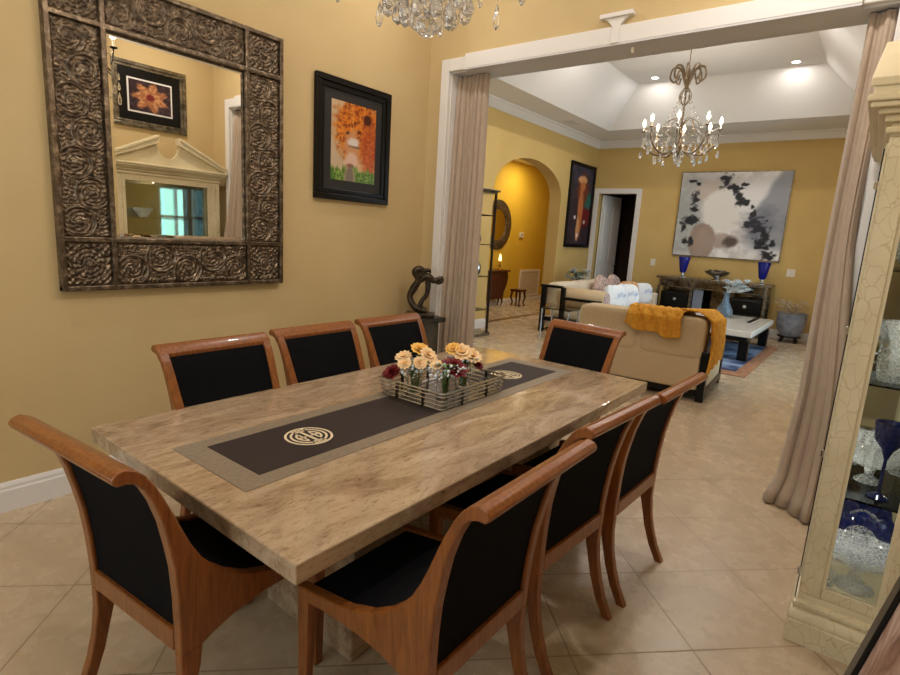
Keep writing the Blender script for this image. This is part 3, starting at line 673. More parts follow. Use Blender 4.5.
def flower(mb, c, r, rows=3, n=9, tilt=(0, 0), open_=.6, rr=None, shrink=.2):
    rr = rr or rnd
    T = Matrix.Translation(c) @ Matrix.Rotation(tilt[0], 4, 'X') @ Matrix.Rotation(tilt[1], 4, 'Y')
    for k in range(rows):
        R0 = r*(1-shrink*k); el = math.radians(16+open_*30*k)
        for i in range(n-k):
            a = 2*PI*i/(n-k)+k*.4+rr.uniform(-.1, .1)
            def pt(u, v):
                l = u*R0; wd = (v-.5)*R0*.75*math.sin(PI*min(1, u*.85+.12)); z = l*math.sin(el)+.12*R0*math.sin(u*3)-abs(v-.5)*.1*R0
                x = l*math.cos(el); return V(x*math.cos(a)-wd*math.sin(a), x*math.sin(a)+wd*math.cos(a), z)
            mb.grid(pt, 4, 3, T)
def bouquet(label, vloc, flowers, vh=.10, vr=.036, square=False, group='glass vases in the wire tray'):
    t = thing('flower_vase', label, 'vase', vloc, 0)
    g = MB()
    if square:
        g.box(-vr, vr, -vr, vr, 0, .008)
        for a in ((-vr, vr, -vr, -vr+.003), (-vr, vr, vr-.003, vr), (-vr, -vr+.003, -vr+.003, vr-.003), (vr-.003, vr, -vr+.003, vr-.003)): g.box(a[0], a[1], a[2], a[3], .008, vh)
    else: g.lathe([(vr*.9, 0), (vr, .01), (vr*.92, vh*.5), (vr, vh), (vr-.003, vh), (vr*.92-.003, vh*.5), (vr-.005, .012), (.001, .010)], seg=24)
    g.build('vase_body', M['glass'], t, smooth=40)
    s = MB()
    flowers = [(x*1.05, y*1.05, z*1.12, r*1.55, k) for x, y, z, r, k in flowers]
    for (x, y, z, r, kind) in flowers: s.tube([(x*.15, y*.15, .012), (x*.4, y*.4, z*.6), (x, y, z)], .0025, 5)
    for k in range(9): s.tube([(rnd.uniform(-.02, .02), rnd.uniform(-.02, .02), .012), (rnd.uniform(-.02, .02), rnd.uniform(-.02, .02), vh+.02)], .0025, 5)
    s.build('stems', M['leaf'], t)
    for (x, y, z, r, kind) in flowers:
        f = MB(); tl_ = (-y*5+.35, x*5+.4); tl_ = tuple(max(-.7, min(.7, q)) for q in tl_)
        if kind == 'petal_red': flower(f, V(x, y, z-.035), r*.86, 6, 9, tl_, .5, None, .10)
        else: flower(f, V(x, y, z), r*.9, 3, 12, tl_, .75)
        fo = f.build('flower_head', M[kind], t)
        if kind != 'petal_red':
            MB().ball(V(x, y, z+.006), r*.26, 10, 6, (1, 1, .6)).build('flower_centre', M['petal_yellow'], fo, smooth=60)
    lf = MB()
    for k in range(16):
        a = rnd.uniform(0, 2*PI); l = rnd.uniform(.04, .08); z = vh+rnd.uniform(0, .05)
        lf.grid(lambda u, v: V(math.cos(a)*l*u-math.sin(a)*(v-.5)*.03*math.sin(PI*u), math.sin(a)*l*u+math.cos(a)*(v-.5)*.03*math.sin(PI*u), z+.03*math.sin(u*2.5)), 5, 2)
    lf.build('leaves', M['leaf'], t)
    sp_ = MB()
    for k in range(70):
        a = rnd.uniform(0, 2*PI); r_ = rnd.uniform(.02, .095); sp_.ball(V(r_*math.cos(a), r_*math.sin(a), vh+rnd.uniform(.0, .075)), rnd.uniform(.004, .010), 6, 4)
    tag(sp_.build('filler_blossom', M['petal_white'], t, smooth=60), kind='stuff')
    return t
VZ = TH+.0095
bouquet('glass vase of peach and yellow flowers at the left of the tray', (1.62, .58, VZ),
        [(-.055, -.03, .165, .036, 'petal_peach'), (.0, .03, .20, .042, 'petal_yellow'), (-.04, .07, .195, .04, 'petal_yellow'), (.05, .03, .185, .038, 'petal_peach'), (-.085, -.075, .12, .045, 'petal_red'), (-.01, .09, .19, .032, 'petal_red'), (.06, -.04, .16, .03, 'petal_peach'), (-.02, -.06, .145, .03, 'petal_peach'), (.03, .08, .16, .03, 'petal_peach')], .105, .042)
bouquet('square glass vase with a big dark red rose at the front of the tray', (1.80, .62, VZ),
        [(.015, .035, .165, .062, 'petal_red'), (-.03, .075, .165, .05, 'petal_red'), (-.05, -.02, .15, .03, 'petal_peach')], .12, .036, True)
bouquet('glass vase of pale peach blooms and white filler at the right of the tray', (1.72, .88, VZ),
        [(.0, -.03, .175, .048, 'petal_peach'), (.03, .02, .155, .045, 'petal_peach'), (-.05, .02, .17, .035, 'petal_peach'), (.05, .05, .14, .03, 'petal_red'), (-.04, -.05, .19, .036, 'petal_yellow')], .105, .04)
# small candle glasses at the tray edge
def cup(label, loc):
    t = MB().lathe([(.026, 0), (.034, .02), (.036, .06), (.033, .06), (.031, .02), (.001, .008)], seg=18).build('glass_votive', M['glass'], None, smooth=40)
    t.location = loc; return tag(t, label, 'glass')
cup('small clear glass cup in the near left corner of the wire tray', (1.60, .50, VZ)); cup('small clear glass cup at the far right end of the wire tray', (1.82, .95, VZ))

# ================================================================== CURTAINS
def curtain(name, label, x0, x1, yc, ztop, folds, amp, side):
    t = thing(name, label, 'curtain', (0, 0, 0))
    nu, nv = folds*10, 36
    def fn(u, v):
        z = .012+(ztop-.012)*v; lo = 1-v
        x = x0+(x1-x0)*u; ycc = yc-(.03*u if side == 'R' else 0); ph = u*folds*2*PI + .8*math.sin(u*7)+lo*.9*math.sin(u*5+2)
        am = amp*(.75+.4*math.sin(u*9+1)+.25*lo); pinch = ss(.93, 1.0, np.array(v)).item()
        x += (.012 if side == 'L' else .016)*math.cos(ph)*(1+lo*.5); y = ycc+am*math.sin(ph)*(1-.35*pinch)
        if side == 'L': x += -(.05*lo**2)*(1-u) + .03*lo*u; y += -.04*lo
        else:
            x += (.05*max(0, .25-v)/.25)*-(1-u)+.12*u*float(ss(.35, .85, lo)); y -= .24*min(1, lo*1.7)*(.25+.75*u)*(.4+.6*lo)
            if v < .05: y -= (.05-v)*1.0; x -= (.05-v)*.8*(1-u)
        return V(x, y, z)
    MB().grid(fn, nu, nv).build('curtain_panel', M['curtain'], t, smooth=80, solid=.004)
    MB().tube([(x0, yc, ztop+.004), (x1, yc, ztop+.004)], .008, 8).build('track', M['iron'], t, smooth=40)
    return t
curtain('curtain', 'taupe floor-length curtain gathered at the left side of the wide opening', .255, .565, 2.565, 2.958, 7, .05, 'L')
curtain('curtain', 'taupe floor-length curtain gathered at the right side of the opening behind the cabinet', 3.20, 3.312, 2.555, 2.95, 5, .06, 'R')
# small catch on the soffit
tag(MB().box(1.84, 1.86, YW+.03, YW+.05, HZ-.05, HZ-.013).build('soffit_catch', M['plate'], None, bevel=.003), 'small pale catch under the middle of the header', 'catch')

# ================================================================== SCULPTURE ON PEDESTAL
pd = thing('pedestal', 'dark grey-brown square pedestal in the corner under the bronze sculpture', 'pedestal', (.24, 2.20, 0))
pm_ = noisy('dark_greenish_stone', col(92, 84, 62), col(60, 54, 42), 8, .4)
MB().box(-.15, .15, -.15, .15, 0, .06).build('base', pm_, pd, bevel=.006); MB().box(-.125, .125, -.125, .125, .06, .79).build('shaft', pm_, pd, bevel=.004)
MB().box(-.17, .17, -.17, .17, .79, .835).build('top_slab', M['bronze'], pd, bevel=.006)
sc = thing('bronze_sculpture', 'dark bronze coiled figure sculpture with an outstretched head on the corner pedestal', 'sculpture', (.24, 2.20, .836), math.radians(38))
MB().box(-.13, .13, -.09, .09, 0, .035).build('plinth', M['bronze'], sc, bevel=.008)
def crv(pts, n=8):
    P = [Vector(p) for p in pts]; P = [P[0]*2-P[1]]+P+[P[-1]*2-P[-2]]; out = []
    for i in range(1, len(P)-2):
        for k in range(n):
            t = k/n; out.append(.5*((2*P[i])+(P[i+1]-P[i-1])*t+(2*P[i-1]-5*P[i]+4*P[i+1]-P[i+2])*t*t+(3*P[i]-P[i-1]-3*P[i+1]+P[i+2])*t**3))
    out.append(P[-2]); return out
def rad(vals, n): return [float(x) for x in np.interp(np.linspace(0, 1, n), np.linspace(0, 1, len(vals)), vals)]
bd_ = MB()
for pts, rs in (([(.06, 0, .05), (.0, .0, .055), (-.06, 0, .09), (-.10, .01, .17), (-.07, .01, .25), (-.03, 0, .33), (-.06, -.01, .40), (-.02, -.01, .43), (.02, 0, .38), (.0, .0, .33), (-.03, .02, .30)], [.02, .034, .03, .028, .036, .03, .034, .03, .03, .024, .01]),
                ([(.0, 0, .36), (.06, 0, .36), (.11, 0, .33), (.16, 0, .35), (.19, 0, .37)], [.03, .036, .026, .024, .008]), ([(.12, 0, .34), (.15, .01, .31), (.185, .01, .33), (.19, .01, .36)], [.02, .016, .016, .008]),
                ([(.05, 0, .36), (.06, .01, .28), (.05, 0, .20), (.01, 0, .14), (.0, 0, .09), (.05, .0, .06)], [.03, .026, .02, .022, .024, .02]), ([(.02, 0, .42), (.06, 0, .42), (.08, 0, .40)], [.02, .018, .006])):
    c_ = crv(pts); bd_.tube(c_, rad(rs, len(c_)), 10)
bd_.build('figure', M['bronze'], sc, smooth=70)

# ================================================================== CHINA CABINET
for x, y, z, p in ((3.47, 1.25, 1.06, 1.6), (3.47, 1.9, 1.06, 1.2), (3.47, 1.25, .60, 1.6), (3.47, 1.9, .60, 1.2), (3.64, 1.2, 1.50, 1.2), (3.60, 1.7, 2.0, .8)):
    light('cabinet_fill_light', 'POINT', (x, y, z), p, NEUT, .012)  # added point lights that brighten the cabinet interior
cb = thing('china_cabinet', 'tall ivory crackle-painted glass china cabinet against the right wall', 'cabinet', (0, 0, 0))
CX0, CX1, CY0, CY1 = 3.42, 3.745, 1.03, 2.32; CTOP = 2.03
bp = MB()
steps = [(.048, 0), (.048, .095), (.044, .10)] + [(.020+.026*math.cos(q), .10+.045*math.sin(q)) for q in np.linspace(.1, PI/2, 8)] + [(.020, .152), (.026, .156), (.028, .164), (.026, .172), (.012, .178), (.0, .18)]
ring_ = [[(CX0-e*.5, CY0-e), (CX1, CY0-e), (CX1, CY1+e), (CX0-e*.5, CY1+e)] for e, z in steps]
bp.add([(x, y, z) for r_, (e, z) in zip(ring_, steps) for x, y in r_], [(4*i+k, 4*i+(k+1) % 4, 4*i+4+(k+1) % 4, 4*i+4+k) for i in range(len(steps)-1) for k in range(4)] + [(3, 2, 1, 0), tuple(4*(len(steps)-1)+k for k in range(4))])
bp.build('base_moulding', M['crackle'], cb, smooth=35)
MB().box(CX0, CX1, CY0, CY1, .18, .205).build('floor_panel', M['ivory'], cb)
for y0, ya, yb in ((CY0, CY0+.055, CY0+.13), (CY1-.055, CY1-.13, CY1-.055)):
    MB().box(CX0, CX0+.075, y0, y0+.055, .205, CTOP).box(CX0-.001, CX0+.012, ya, yb, .205, CTOP).build('corner_post', M['crackle'], cb, bevel=.004)
for y0 in (CY0, CY1-.04): MB().box(CX1-.06, CX1-.0, y0, y0+.04, .205, CTOP).build('corner_post', M['crackle'], cb, bevel=.004)
for y0 in (CY0+.004, CY1-.034):
    for za, zb in ((.205, .255), (CTOP-.07, CTOP)): MB().box(CX0+.075, CX1-.06, y0, y0+.03, za, zb).build('side_rail', M['crackle'], cb, bevel=.004)
for y0 in (CY0+.006, CY1-.016):
    for xa in (CX0+.075, CX1-.072): MB().box(xa, xa+.012, y0, y0+.01, .255, CTOP-.07).build('glazing_bead', M['ivory'], cb)
for y0 in (CY0+.014, CY1-.018): MB().box(CX0+.075, CX1-.06, y0, y0+.004, .255, CTOP-.07).build('side_glass', M['pane'], cb)
for n_, (ya, yb) in enumerate(((CY0+.13, CY1-.13),)):
    d = MB(); e = .035; d.box(CX0-.008, CX0+.012, ya, ya+e, .205, CTOP).box(CX0-.008, CX0+.012, yb-e, yb, .205, CTOP).box(CX0-.008, CX0+.012, ya+e, yb-e, .205, .25).box(CX0-.008, CX0+.012, ya+e, yb-e, CTOP-.06, CTOP)
    do = d.build('door', M['crackle'], cb, bevel=.004)
    MB().box(CX0, CX0+.004, ya+e, yb-e, .25, CTOP-.06).build('pane', M['pane'], do)
    yh = yb-.018 if n_ == 0 else ya+.018
    MB().lathe([(.004, 0), (.004, .012), (.011, .018), (.010, .026), (.002, .03)], seg=12, mtx=TR(CX0-.006, yh, 1.0, 0, 0, -PI/2)).build('knob', M['chrome'], do, smooth=50)
MB().box(CX1-.012, CX1, CY0+.04, CY1-.04, .205, CTOP).build('mirrored_back', mat('cabinet_back_mirror', col(176, 172, 152), .03, 1), cb)
for z in (.655, 1.125, 1.56): MB().box(CX0+.02, CX1-.014, CY0+.02, CY1-.02, z-.004, z+.004).build('glass_shelf', M['shelfglass'], cb)
MB().box(CX0-.010, CX0-.006, CY0-.006, CY0, .18, 1.99).build('hinge_strip', M['black'], cb)
for z in (.30, .82, 1.32, 1.86): MB().tube([(CX0-.012, CY0-.006, z-.012), (CX0-.012, CY0-.006, z+.014)], .006, 8).ball((CX0-.012, CY0-.006, z+.014), .006, 8, 6).build('hinge', M['chrome'], cb, smooth=40)
ck = MB(); ck.box(CX0-.002, CX1, CY0, CY1, CTOP, CTOP+.05).box(CX0-.014, CX1, CY0-.014, CY1+.014, CTOP+.012, CTOP+.035)
for e, za, zb in ((.02, .05, .075), (.04, .075, .095), (.062, .095, .115), (.072, .115, .14)): ck.box(CX0-e*1.15, CX1, CY0-e*.9, CY1+e*.9, CTOP+za, CTOP+zb)
ck.build('cornice', M['ivory'], cb, bevel=.006)
# broken pediment over the front
PZ = CTOP+.14; YM = (CY0+CY1)/2; half = (CY1-CY0)/2+.055
def ped_top(d): return PZ+.02+(half-d)/half*.30       # d: distance from centre
xf = CX0-.03
arc = [(YM+.115*math.cos(a), PZ+.20+.115*math.sin(a)) for a in np.linspace(-PI*.98, -PI*.02, 17)]
pf = [(YM-half+.03, PZ-.002)] + [(YM-half+.03, ped_top(half-.03)-.02), (YM-.14, ped_top(.14)-.02)] + arc + [(YM+.14, ped_top(.14)-.02), (YM+half-.03, ped_top(half-.03)-.02), (YM+half-.03, PZ-.002)]
MB().prism(pf, xf, xf+.05, 'x').build('pediment_panel', M['ivory'], cb, bevel=.003)
for s in (-1, 1):
    a = [(YM+s*half, ped_top(half)-.025), (YM+s*.115, ped_top(.115)-.025), (YM+s*.115, ped_top(.115)+.045), (YM+s*half, ped_top(half)+.015)]
    q = MB().prism(a, xf-.04, xf+.06, 'x'); a2 = [(YM+s*(half+.006), ped_top(half)+.005), (YM+s*.119, ped_top(.115)+.035), (YM+s*.119, ped_top(.115)+.068), (YM+s*(half+.006), ped_top(half)+.035)]
    q.prism(a2, xf-.052, xf+.065, 'x'); q.build('raking_moulding', M['ivory'], cb, bevel=.005)
# ---- glassware, every piece its own thing
def glass_item(name, label, prof, loc, m='cutcrystal', seg=24, group=None, cat='glassware', scal=None, smooth=35, tilt=0):
    o = MB().lathe(prof, seg=seg, scal=scal, mtx=Matrix.Rotation(tilt, 4, 'X')).build(name, M[m], None, smooth=smooth); o.location = loc
    return tag(o, label, cat, group)
cut = lambda a, z: 1+.035*math.cos(a*12+z*120)
GOB = [(.034, 0), (.034, .003), (.005, .008), (.004, .08), (.012, .09), (.034, .12), (.038, .17), (.036, .17), (.031, .122), (.006, .095)]
glass_item('cake_stand', 'cut-crystal footed cake stand on the cabinet floor behind the leaning picture', [(.075, 0), (.07, .01), (.03, .03), (.022, .07), (.04, .12), (.14, .15), (.15, .185), (.146, .188), (.13, .157), (.03, .135), (.001, .13)], (3.60, 1.24, .206), scal=lambda a, z: 1+.05*math.cos(a*14)*(z > .1), seg=56, cat='cake stand')
glass_item('cut_bowl', 'round cut-crystal bowl beside the cake stand on the cabinet floor', [(.03, 0), (.035, .01), (.05, .05), (.052, .08), (.049, .08), (.032, .018), (.001, .012)], (3.49, 1.13, .206), scal=cut, seg=48, cat='bowl')
def blue_plate(label, x, y, z, r=.125):
    t = thing('scalloped_plate', label, 'plate', (x, y, z), 0)
    sc_ = lambda a, zz: 1+.07*math.cos(a*8); an = math.radians(52)
    T = TR(0, 0, r*math.sin(an)*1.07, 0, an)
    MB().lathe([(r*.52, .0), (r*.97, .016), (r, .02), (r*.98, .024), (r*.52, .006)], seg=48, scal=sc_, mtx=T).build('rim', M['navyglass'], t, smooth=40)
    MB().lathe([(r*.02, .0), (r*.53, .0), (r*.53, .007), (r*.02, .005)], seg=40, mtx=T).build('centre', M['cutcrystal'], t, smooth=40); return t
blue_plate('cobalt scalloped plate with clear centre leaning behind the cake stand', 3.60, 1.50, .206, .125)
blue_plate('second cobalt scalloped plate leaning deeper in the cabinet', 3.61, 1.72, .206, .125)
glass_item('footed_bowl', 'large ribbed crystal bowl on the middle cabinet shelf', [(.05, 0), (.045, .008), (.015, .03), (.02, .06), (.09, .09), (.12, .15), (.125, .19), (.12, .19), (.085, .1), (.001, .07)], (3.575, 1.32, .6595), scal=lambda a, z: 1+.03*math.cos(a*20), seg=60, cat='bowl')
glass_item('cobalt_goblet', 'tall cobalt blue goblet on the middle cabinet shelf', [(.04, 0), (.04, .004), (.007, .02), (.006, .16), (.02, .20), (.05, .24), (.056, .31), (.052, .31), (.045, .245), (.002, .21)], (3.61, 1.15, .6595), 'navyglass', cat='goblet')
gx = [(3.475, 1.16), (3.50, 1.52), (3.60, 1.55), (3.68, 1.52)]
MG = ('front left of the ribbed bowl', 'front, behind the ribbed bowl', 'centre, behind the ribbed bowl', 'against the back by the ribbed bowl')
for k, (x, y) in enumerate(gx): glass_item('stem_glass', 'clear stemmed wine glass on the middle cabinet shelf, '+MG[k], GOB, (x, y, .6595), group='stemmed glasses on the middle cabinet shelf', cat='glass')
glass_item('decanter', 'cut-crystal decanter on the upper cabinet shelf nearest the side glass', [(.05, 0), (.055, .02), (.06, .09), (.045, .13), (.018, .16), (.016, .20), (.028, .22), (.001, .221)], (3.58, 1.18, 1.1295), scal=cut, seg=48, cat='decanter')
glass_item('crystal_vase', 'flared cut-crystal vase behind the decanter on the upper cabinet shelf', [(.04, 0), (.035, .02), (.045, .12), (.075, .22), (.072, .22), (.04, .12), (.03, .03), (.001, .02)], (3.60, 1.38, 1.1295), scal=cut, seg=48, cat='vase')
for k in range(3): glass_item('stem_glass', 'clear stemmed wine glass on the upper cabinet shelf, '+('nearest the flared vase', 'middle of its row', 'farthest from the flared vase')[k], GOB, (3.54+.04*(k % 2), 1.62+.16*k, 1.1295), group='stemmed glasses on the upper cabinet shelf', cat='glass')
glass_item('cut_bowl', 'cut-crystal bowl on the top cabinet shelf', [(.04, 0), (.05, .01), (.10, .08), (.11, .11), (.106, .11), (.045, .018), (.001, .012)], (3.59, 1.45, 1.5645), scal=cut, seg=48, cat='bowl')

# ================================================================== CHANDELIERS
def drop(mb, p, L, r, facets=6):
    mb.lathe([(.0008, 0), (r*.55, -L*.25), (r, -L*.62), (r*.75, -L*.85), (.001, -L)], p, facets)
def chandelier(name, label, loc, R, H, narm, ceilz, frame_m, bulbs_w, big=False, lift=0.0):
    """loc: centre bottom; R arm radius; H body height; lift raises the arms above the hanging crystals"""
    t = thing(name, label, 'chandelier', loc)
    top = ceilz-loc[2]; Z = lambda f: lift+H*f
    MB().lathe([(.012, top-.06), (.055, top-.03), (.065, top)], seg=20).build('canopy', frame_m, t, smooth=50)
    MB().tube([(0, 0, Z(.98)), (0, 0, top-.03)], .006, 8).build('rod', frame_m, t, smooth=50)
    MB().lathe([(.001, Z(.08)), (.03, Z(.10)), (.045, Z(.15)), (.02, Z(.19)), (.012, Z(.30)), (.028, Z(.36)), (.014, Z(.42)), (.01, Z(.7)), (.022, Z(.8)), (.012, Z(1)), (.001, Z(1)+.001)], seg=18).build('stem', frame_m, t, smooth=50)
    def dropo(p, L, r, par, facets=8, nm='crystal_drop'):
        m_ = MB(); drop(m_, p, L, r, facets); return m_.build(nm, M['crystal'], par, smooth=20)
    for k in range(narm):
        a = 2*PI*k/narm+(.2 if big else .55); ca, sa = math.cos(a), math.sin(a)
        P = lambda r, z: (r*ca, r*sa, z)
        m_ = MB(); c_ = crv([P(.015, Z(.22)), P(R*.25, Z(.13)), P(R*.6, Z(.10)), P(R*.92, Z(.20)), P(R, Z(.34))], 6); m_.tube(c_, rad([.016, .014, .010] if big else [.008, .007, .006], len(c_)), 7); sc2 = MB()
        c2 = crv([P(.02, Z(.40)), P(R*.2, Z(.47)), P(R*.42, Z(.43)), P(R*.46, Z(.33)), P(R*.34, Z(.30))], 5); sc2.tube(c2, .005, 6); sc2.build('scroll', frame_m, t, smooth=50)
        if big:
            c3 = crv([P(.01, H*.80), P(R*.2, H*.97), P(R*.40, H*.98), P(R*.46, H*.89), P(R*.33, H*.84), P(R*.27, H*.90)], 6); MB().tube(c3, rad([.017, .010], len(c3)), 6).build('crown_scroll', frame_m, t, smooth=50)
            c4 = crv([P(.01, H*.80), P(R*.15, H*.72), P(R*.14, H*.66), P(.01, H*.60)], 5); MB().tube(c4, .006, 6).build('crown_scroll', frame_m, t, smooth=50)
        m_.lathe([(.004, 0), (.028, .008), (.032, .014), (.001, .016)], P(R, Z(.34)), 14)
        ao = m_.build('arm', frame_m, t, smooth=50)
        MB().lathe([(.009, 0), (.009, .06), (.003, .062)], P(R, Z(.34)+.015), 10).build('candle_sleeve', M['cream'], ao, smooth=40)
        s_ = 1.5 if big else 1
        MB().lathe([(.004, 0), (.013*s_, .015*s_), (.015*s_, .03*s_), (.006*s_, .055*s_), (.001, .068*s_)], P(R, Z(.34)+.077), 10).build('bulb', M['bulb'], ao, smooth=60)
        if big:
            dropo(P(R, Z(.34)), .10, .018, ao); dropo(P(R*1.02, Z(.34)-.24), .12, .024, ao); dropo(P(R*.6, Z(.095)), .13, .026, ao); dropo(P(R*.98, Z(.34)-.12), .10, .016, ao)
        else:
            dropo(P(R*1.08, .225), .105, .017, ao); dropo(P(R*1.08, .305), .07, .012, ao); dropo(P(R*1.08, .375), .06, .010, ao)
        for da in (-.2, .2):
            q = (R*.97*math.cos(a+da), R*.97*math.sin(a+da), Z(.26) if big else .30); dropo(q, .09 if not big else .12, .014 if not big else .02, ao)
        pr_ = MB(); n_ = 16
        for i in range(n_):
            u = (i+.5)/n_; r_ = R*(1-u)*.95+.02; z = Z(.36)+H*.42*u-.17*H*math.sin(PI*u); pr_.ball(P(r_, z), .014 if big else .007, 6, 4)
        for i in range(7):
            u = (i+.5)/7; aa = a+2*PI/narm*u; z = Z(.33)-.09*H*math.sin(PI*u); pr_.ball((R*.97*math.cos(aa), R*.97*math.sin(aa), z), .012 if big else .006, 6, 4)
        tag(pr_.build('crystal_bead_strand', M['crystal'], ao, smooth=20), kind='stuff')
        if k % 2 == 0: light(name+'_bulb_light', 'POINT', (loc[0]+R*ca, loc[1]+R*sa, loc[2]+Z(.34)+.11), bulbs_w*2/narm, WARM, .03)
    nring = 12; rr = R*.47 if not big else R*.44
    zr = .235 if not big else H*.215
    for k in range(nring):
        a = 2*PI*k/nring; p = (rr*math.cos(a), rr*math.sin(a), zr)
        m_ = MB(); m_.tube([p, (p[0], p[1], p[2]-.02)], .0012, 4); drop(m_, (p[0], p[1], p[2]-.015), .055, .014, 8); drop(m_, (p[0], p[1], p[2]-.068), .095 if not big else .09, .027 if not big else .024, 8); m_.build('crystal_pendant', M['crystal'], t, smooth=20)
    MB().tube([(rr*math.cos(a), rr*math.sin(a), zr) for a in np.linspace(0, 2*PI, 41)[:-1]], .004, 6, closed=True).build('ring', frame_m, t, smooth=50)
    if not big:
        for k in range(8):
            a = 2*PI*k/8+.3; p = (R*.28*math.cos(a), R*.28*math.sin(a), .19); m_ = MB(); drop(m_, p, .05, .012, 8); drop(m_, (p[0], p[1], p[2]-.048), .10, .027, 8); m_.build('crystal_pendant', M['crystal'], t, smooth=20)
        MB().tube([(R*.28*math.cos(a), R*.28*math.sin(a), .19) for a in np.linspace(0, 2*PI, 41)[:-1]], .003, 6, closed=True).build('ring', frame_m, t, smooth=50)
        for k in range(4): a = k*PI/2; MB().tube([(0, 0, .27), (rr*math.cos(a), rr*math.sin(a), zr)], .003, 6).build('ring_bar', frame_m, t)
        MB().lathe([(.001, .165), (.02, .175), (.034, .21), (.03, .25), (.012, .27), (.010, Z(.1))], seg=14).build('lower_finial', frame_m, t, smooth=50)
        dropo((0, 0, .17), .095, .022, t, 8, 'crystal_pendant')
    else: dropo((0, 0, H*.12), .075, .022, t)
    MB().ball((0, 0, .04), .04 if not big else .045, 12, 8).build('bottom_ball', M['crystal'], t, smooth=15)
    return t
chandelier('chandelier', 'crystal chandelier above the dining table, cut by the top edge of the photo', (1.92, .20, 2.345), .335, .85, 8, 3.9, M['black'], 50, lift=.26)
chandelier('chandelier', 'lit iron and crystal candle chandelier hanging in the living room under the tray ceiling', (1.02, 6.6, 2.72), .49, 1.28, 8, TZ, M['chandiron'], 105, True)

# recessed ceiling lamps
def can(label, x, y, z, p, group):
    t = thing('recessed_lamp', label, 'ceiling light', (x, y, z), 0, group)
    MB().lathe([(.055, -.002), (.078, -.006), (.082, 0), (.055, -.0)], seg=24).build('trim_ring', M['white'], t, smooth=40)
    MB().lathe([(.001, -.0022), (.056, -.0025), (.056, -.001)], seg=24).build('lamp_face', M['can'], t)
    light('recessed_light', 'AREA', (x, y, z-.01), p, NEUT, .11)
can('lit recessed lamp in the tray ceiling left of the living room chandelier', -.08, 8.45, TZ, 9, None)
can('lit recessed lamp in the tray ceiling at the right, near the far painting', 2.0, 8.5, TZ, 9, None)
for x, y in ((-.08, 6.5), (2.0, 6.4), (-.08, 4.6), (2.0, 4.6)): light('recessed_light', 'AREA', (x, y, TZ-.01), 15, NEUT, .11)
for x, y, p in ((.7, -1.2, 9), (3.0, -1.2, 14), (.7, 1.6, 10), (2.9, 1.6, 20), (1.85, -2.4, 9)): light('dining_fill_light', 'AREA', (x, y, 3.88), p, NEUT, .11)  # unseen fill lights added under the dining ceiling, without fixtures
light('hall_light', 'AREA', (-2.75, 9.6, 3.28), 26, (1, .86, .6), .3)
tag(MB().box(-1.58, -1.38, 8.15, 8.45, SZ-.006, SZ-.0005).build('ceiling_vent', M['soffit'], None), 'small grey vent in the soffit above the arch', 'vent')

# ================================================================== LIVING ROOM
# rug
rg = thing('area_rug', 'blue area rug with tan border under the coffee table', 'rug', (1.55, 7.65, 0))
MB().box(-.85, .80, -1.48, 1.48, .0, .008).build('border', noisy('tan_rug_border', col(176, 128, 92), col(128, 84, 62), 14, .95), rg)
MB().box(-.68, .64, -1.22, 1.48-.12, .008, .0095).build('field', noisy('blue_rug_field', col(140, 158, 190), col(26, 44, 82), 2.2, .95, lo=.4, hi=.6), rg)
# coffee table
ctb = thing('coffee_table', 'white-topped coffee table with thick black legs on the blue rug', 'coffee table', (1.62, 8.2, .0095))
MB().box(-.58, .58, -1.0, 1.05, .36, .45).build('tabletop', M['cream_gloss'], ctb, bevel=.01)
MB().box(-.52, .52, -.94, .99, .29, .36).build('apron', M['black'], ctb)
for sx in (-1, 1):
    for sy in (-1, 1): MB().box(sx*.48-.065, sx*.48+.065, sy*.88-.04, sy*.88+.09, 0, .29).build('leg', M['black'], ctb, bevel=.004)
tag(MB().box(1.93, 1.99, 8.35, 9.15, .460, .466).build('table_inlay_strip', M['black'], None), 'dark narrow strip lying on the right of the coffee table top', 'strip')
ty_ = thing('round_tray', 'pale round tray on the coffee table left of the blue vase', 'tray', (1.30, 8.15, .4605)); MB().lathe([(.001, 0), (.15, 0), (.16, .03), (.155, .03), (.145, .008), (.001, .008)], seg=28).build('dish', M['cream'], ty_, smooth=40)
vt = thing('flower_vase', 'pale blue glass vase of white flowers on the coffee table', 'vase', (1.50, 8.75, .4605))
MB().lathe([(.08, 0), (.13, .05), (.13, .12), (.06, .25), (.035, .36), (.06, .42), (.055, .42), (.03, .36), (.055, .25), (.12, .12), (.001, .02)], seg=24).build('vase_body', mat('pale_blue_glass', col(176, 202, 226), .08, trans=.8), vt, smooth=50)
for k in range(16):
    a = rnd.uniform(0, 2*PI); r_ = rnd.uniform(.02, .2); z = rnd.uniform(.44, .64); fl = MB(); flower(fl, V(.12+r_*math.cos(a), r_*math.sin(a), z), .085, 4, 8, open_=.8); fl.tube([(0, 0, .15), (0, 0, .42), (.12+r_*math.cos(a), r_*math.sin(a), z)], .003, 4)
    fl.build('flower_head', M['petal_white'], vt)

